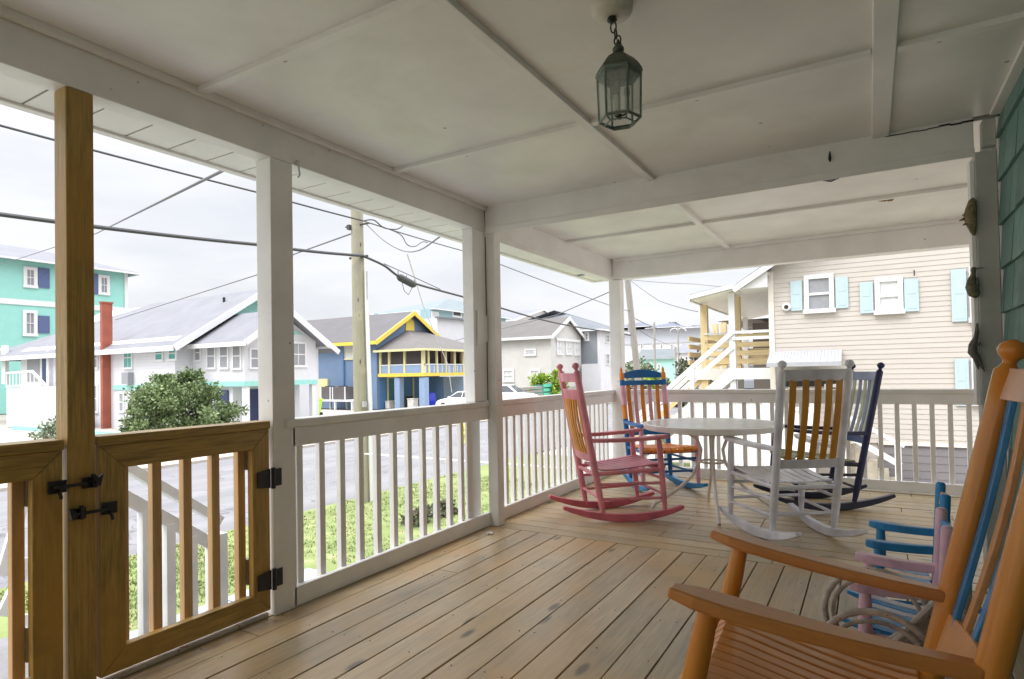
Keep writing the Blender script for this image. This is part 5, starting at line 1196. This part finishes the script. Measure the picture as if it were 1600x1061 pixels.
part(MB().tube([(PXp+.15, PYp+.06, 2.75), (PXp+.15, PYp+.06, 3.35)], .018, 8), 'conduit_tip', M_galv, up1)
part(MB().tube([(PXp-.30, PYp-.08, 4.32), (PXp+.24, PYp+.06, 4.36)], .02, 8).box(PXp-.2, PXp-.13, PYp-.15, PYp-.05, 4.24, 4.34), 'bracket', M_cable, up1)
part(MB().tube([(PXp-.25, PYp-.02, 3.66), (PXp+.22, PYp+.02, 3.66)], .03, 8), 'bracket', M_cable, up1)
for zq in (.2, .5): part(MB().box(PXp+.12, PXp+.18, PYp-.1, PYp-.02, zq, zq+.12), 'pole_tag', M_galv, up1)
q0 = at(1004, 615, x=-9.2); q1 = at(982, 440, x=-9.2)
up2 = pole('leaning utility pole beyond the far corner post', q0.x, q0.y, 6.2, .17, .13, M_polg, (0, (q1.y-q0.y)*1.25))
for px_, py_ in ((985, 512), (989, 535)): p = at(px_, py_, x=-9.35); part(MB().lathe((p.x, p.y, p.z-.2), [(0, .12), (.4, .12), (.42, .05)], 12), 'transformer', M_polg, up2)
up3 = pole('thin far utility pole left of the pink chair finial', at(1024, 590, y=62).x, 62, at(1024, 504, y=62).z, .13, .1, M_polg)
up4 = pole('far street lamp pole with curved double arms', at(1061, 590, y=66).x, 66, at(1061, 510, y=66).z, .11, .09, M_polg)
X4 = at(1061, 590, y=66).x; Z4 = at(1061, 513, y=66).z
for s_ in (-1, 1): part(MB().tube([(X4, 66, Z4-.2), (X4+s_*.3, 66, Z4+.05), (X4+s_*.7, 66, Z4-.05), (X4+s_*.9, 66, Z4-.35)], .05, 8), 'lamp_arm', M_trim, up4)
up5 = pole('short far pole just right of the thin utility pole', at(1056.5, 590, y=58).x, 58, at(1056, 542, y=58).z, .1, .09, M_polg)

def wire(label, pts, r, mt=M_wire, sag=0, n=14, nm='overhead_wire', grp='overhead wires'):
    out_ = []; P4 = [Vector(p) for p in pts]
    for k_ in range(len(P4)-1):
        a, b = P4[k_], P4[k_+1]; a0 = P4[k_-1] if k_ else a*2-b; b1 = P4[k_+2] if k_+2 < len(P4) else b*2-a
        for i in range(n):
            q = i/n; p = a.lerp(b, q)
            if n <= 8 or len(P4) > 5: p = .5*((2*a)+(b-a0)*q+(2*a0-5*a+4*b-b1)*q*q+(-a0+3*a-3*b+b1)*q**3)
            p.z -= sag*4*q*(1-q); out_.append(p)
    out_.append(Vector(pts[-1])); return tag(MB().tube(out_, r, 6).build(nm, mt), label, 'wire', grp)
wt = Vector((PXp+.1, PYp, 4.42))
wire('thin power wire from the pole top toward the near left', [at(-260, 128, x=-9.2), at(0, 196, x=-9.2), at(400, 300, x=-9.2), wt], .016, M_cable, .01)
wire('thin power wire from the pole top away along the street', [wt, at(735, 395, x=-9.2), at(955, 478, x=-9.2), at(984, 486, x=-9.2)], .014, M_wire, .02)
wc = Vector((PXp+.12, PYp-.02, 3.67))
wire('thick black cable from the pole toward the near left', [at(-260, 300, x=-9.2), at(0, 335, x=-9.2), at(400, 382, x=-9.2), wc], .03, M_cable, .02)
wire('thick black cable from the pole away along the street', [wc, at(600, 415, x=-9.2), at(640, 440, x=-9.2), at(735, 467, x=-9.2), at(870, 505, x=-9.2), at(986, 524, x=-9.2)], .026, M_cable, 0)
wire('thin messenger wire just above the thick cable by the splice box', [at(600, 412, x=-9.2), at(640, 430, x=-9.2), at(688, 452, x=-9.2)], .009, M_cable)
wire('service wire dropping from the porch eave to the turquoise house', [at(352, 262, x=-3.4), at(345, 268, x=-6), at(150, 365, x=-24), at(0, 414, x=-50)], .018, M_wire, 0)
wire('service wire from the pole down to the brick chimney house', [Vector((PXp-.1, PYp, 4.2)), at(460, 397, x=-14), at(400, 430, x=-18), at(180, 500, y=17.2)], .018, M_wire, 0)
wire('service wire crossing behind the slim post toward the cream roof', [at(955, 455, x=-9.0), at(870, 492, x=-14), at(700, 535, x=-36)], .022, M_wire, 0)
wire('wire from the far pole to the beige house porch roof', [at(984, 437, x=-9.2), at(1090, 444, x=-6), at(1180, 450, y=17)], .012, M_wire, .03)
wire('drooping wire from the far pole to the porch eave corner', [at(984, 437, x=-9.2), at(1030, 470, x=-7), at(1090, 487, y=17.5)], .014, M_wire, .03)
wire('distant wire between the leaning pole and the thin far pole', [at(993, 498, x=-9.2), at(1024, 512, y=62), at(1061, 520, y=66)], .02, M_wire, .05)
wire('distant lower wire between the leaning pole and the lamp pole', [at(998, 515, x=-9.2), at(1024, 530, y=62), at(1058, 543, y=58)], .02, M_wire, .05)
wire('short coiled wire loop nearest the pole top', [at(566, 345, x=-9.2), at(584, 344, x=-9.1), at(600, 356, x=-9.0), at(620, 358, x=-9.0), at(632, 351, x=-9.1)], .014, M_cable, 0, 6)
wire('wire loop hanging under the power wire past the pole', [at(592, 352, x=-9.2), at(625, 366, x=-9.1), at(636, 382, x=-9.0), at(648, 385, x=-9.0), at(660, 378, x=-9.1), at(668, 379, x=-9.2)], .012, M_wire, 0, 6)
wire('long shallow wire loop sagging from the pole to the eave', [at(572, 350, x=-9.2), at(600, 376, x=-8.2), at(630, 392, x=-7.2), at(655, 391, x=-6), at(690, 368, x=-4)], .010, M_wire, 0, 6)
wire('pale guy wire slanting down in front of the blue house', [at(636, 396, x=-9.2), at(662, 480, x=-12), at(700, 570, x=-17), at(706, 613, x=-19)], .016, M_trim, 0)
p0, p1 = at(622, 432, x=-9.2), at(648, 446, x=-9.2)
sb = thing('splice_case', 'black cable splice case hanging on the thick cable right of the pole', 'splice case', p0)
part(MB().tube([p0, p0.lerp(p1, .12), p0.lerp(p1, .88), p1], [.05, .085, .085, .05], 12), 'case', M_cable, sb, smooth=True)
part(MB().tube([p0.lerp(p1, .2)-Vector((0, 0, .05)), p0.lerp(p1, .35)-Vector((0, 0, .26)), p0.lerp(p1, .6)-Vector((0, 0, .3)), p0.lerp(p1, .85)-Vector((0, 0, .08))], .008, 6), 'loose_loop', M_wire, sb)
for q in (.0, .5, 1.0): p = p0.lerp(p1, q); part(MB().tube([p+Vector((0, 0, .02)), p+Vector((0, 0, .13))], .008, 6), 'hanger', M_cable, sb)

# ================================================================== PLANTS
def leafy(name, label, cat, blobs, n, size, mat, trunk=None, group=None, trunkmat=None, sub_=True, flat=.5, longl=1.0):
    c = blobs[0][0]; t = thing(name, label, cat, (c[0], c[1], GZ), 0, group); m = MB(); wsum = sum(b[1][0]*b[1][1]*b[1][2] for b in blobs)
    clumps = []
    for c_, r_ in blobs:
        k = max(3, int(26*(r_[0]*r_[1]*r_[2])/wsum*len(blobs)*.8)+4)
        for _ in range(k):
            v = Vector((random.gauss(0, 1), random.gauss(0, 1), random.gauss(0, 1))).normalized()*random.uniform(.5, 1.22)
            clumps.append((Vector((c_[0]+v.x*r_[0], c_[1]+v.y*r_[1], c_[2]+v.z*r_[2])), random.uniform(.18, .42)*min(r_)))
    for _ in range(n):
        cc, cr_ = random.choice(clumps); v = Vector((random.gauss(0, 1), random.gauss(0, 1), random.gauss(0, .8)))
        p = cc+v*cr_*.55
        if p.z < GZ+.02: continue
        d_ = (v+Vector((random.gauss(0, .6), random.gauss(0, .6), random.gauss(.3, .6)))).normalized(); s_ = d_.cross(Vector((random.gauss(0, 1), random.gauss(0, 1), random.gauss(0, 1)))).normalized()
        L = size*random.uniform(.6, 1.3)*longl; W = size*random.uniform(.25, .45)
        m.add([p, p+d_*L*.5+s_*W, p+d_*L, p+d_*L*.5-s_*W], [(0, 1, 2, 3)])
    part(m, 'foliage', mat, t)
    m = MB()
    base = Vector((c[0], c[1], GZ))
    for cc, cr_ in random.sample(clumps, min(14, len(clumps))):
        st_ = base+Vector((random.uniform(-.25, .25), random.uniform(-.25, .25), 0)); mid = st_.lerp(cc, .5)+Vector((0, 0, .15))
        m.tube([st_, mid, cc], [size*.35, size*.22, size*.08], 6)
    part(m, 'trunk', trunkmat or M_bark, t)
    return t
M_bark = wood('bark', S(104, 88, 70), 'z', 1, .9, False, .1)
M_leaf1 = foliage('shrub_leaves', S(66, 88, 48), S(138, 156, 104)); M_leaf2 = foliage('bright_leaves', S(110, 140, 40), S(170, 190, 80)); M_leaf3 = foliage('grey_green_leaves', S(92, 108, 84), S(158, 166, 138))
c = at(285, 620, x=-23.5); 
leafy('shrub', 'large rounded green shrub in front of the white house windows', 'shrub', [((c.x, c.y, -.1), (1.4, 1.2, 1.0)), ((c.x, c.y-1.15, .2), (1.0, .85, .85)), ((c.x, c.y+1.35, -.5), (1.0, .9, .7)), ((c.x, c.y+.2, .85), (.8, .7, .6)), ((c.x, c.y-.75, 1.0), (.6, .5, .45)), ((c.x, c.y+.5, 1.45), (.35, .28, .4)), ((c.x, c.y-1.7, -.6), (.8, .5, .6))], 20000, .12, M_leaf1)
c = at(95, 665, x=-24); leafy('shrub', 'pale leaved shrub half hidden by the pine gate post', 'shrub', [((c.x, c.y, -.9), (.7, .7, .55)), ((c.x, c.y+.3, -.3), (.3, .3, .5))], 2600, .12, M_leaf3)
c = at(25, 688, x=-21.6); leafy('shrub', 'low yellow green bush at the left edge above the gate', 'shrub', [((c.x, c.y, -1.35), (.6, .9, .35)), ((c.x, c.y-1, -1.35), (.6, .9, .3))], 2600, .12, M_leaf2)
c = at(858, 592, x=-26); leafy('shrub', 'round green bush behind the green bin by the cream house', 'shrub', [((c.x, c.y, .0), (1.2, 1.2, 1.1))], 3000, .28, M_leaf2)
c = at(1000, 590, y=48); leafy('tree', 'grey green tree behind the leaning pole', 'tree', [((c.x, 48, .3), (1.4, 1.4, 1.3)), ((c.x-.4, 48, 1.2), (.8, .8, .8))], 2500, .3, M_leaf3)
c = at(1034, 600, y=46); leafy('shrub', 'yellow green bush above the arched blue chair crest', 'shrub', [((c.x, 46, -.2), (.8, .8, .9))], 1600, .26, M_leaf2)
c = at(1062, 598, y=44); leafy('shrub', 'olive hedge left of the white stair railing', 'shrub', [((c.x, 44, -.5), (1.4, 1, 1.0))], 2400, .26, M_leaf3)
c = at(1090, 565, y=50); leafy('tree', 'dark tree close behind the stair railing of the side porch', 'tree', [((c.x, 50, .9), (1.3, 1.2, 1.6)), ((c.x+1, 50, 2.4), (.9, .9, .9))], 2600, .28, foliage('dark_leaves', S(62, 70, 50), S(120, 124, 96)))
c = at(1160, 725, z=GZ); 
for i, px_ in enumerate((1100, 1128, 1150, 1172)):
    c = at(px_, 736, z=GZ); leafy('ground_plant', 'low green plant by the white vinyl fence, %s' % ('leftmost of four', 'second from left of four', 'third from left of four', 'rightmost of four')[i], 'plant', [((c.x, c.y, GZ+.22), (.22, .22, .22))], 350, .12, MC['bright_leaves'] if i % 2 else M_leaf1, group='plants along the vinyl fence')
c = at(730, 782, z=GZ)
for i, (px_, py_) in enumerate(((655, 820), (690, 806))):
    c = at(px_, py_, z=GZ); leafy('weed', ('small dark weed in the lawn nearer the gate', 'small dark weed in the lawn nearer the corner post')[i], 'plant', [((c.x, c.y, GZ+.12), (.28, .28, .12))], 380, .09, MC['dark_leaves'], group='weeds in the lawn')
# green waste bin / crate by the cream house
p = at(862, 612, x=-25.5); gb = thing('green_crate', 'teal green crate like bin left of the pink chair top', 'bin', (p.x, p.y, GZ)); M_crate = paint('crate_green', S(96, 196, 168), .5, .1)
a = at(850, 604, x=-25.5); b = at(876, 604, x=-25.5)
m = MB(); 
for zq in (GZ+.1, GZ+.5, GZ+.9, GZ+1.3): m.box(p.x-.05, p.x+.05, a.y, b.y, zq, zq+.28)
part(m, 'slat', M_crate, gb); part(MB().box(p.x-1.2, p.x-.06, a.y+.1, b.y-.1, GZ, GZ+1.5), 'bin_body', paint('crate_dark', S(70, 130, 116), .6), gb)
p = at(826, 606, x=-25); fl = thing('timber_stack', 'grey stack of boards beside the white high sided car', 'timber', (p.x, p.y, GZ))
m = MB(); a = at(812, 600, x=-25); b = at(848, 600, x=-25)
for i in range(5): m.box(p.x-.8, p.x+.1*random.random(), a.y+.2*random.random(), b.y-.3*random.random(), GZ+.02+i*.3, GZ+.22+i*.3)
part(m, 'boards', paint('old_boards', S(150, 148, 142), .8, .2), fl)
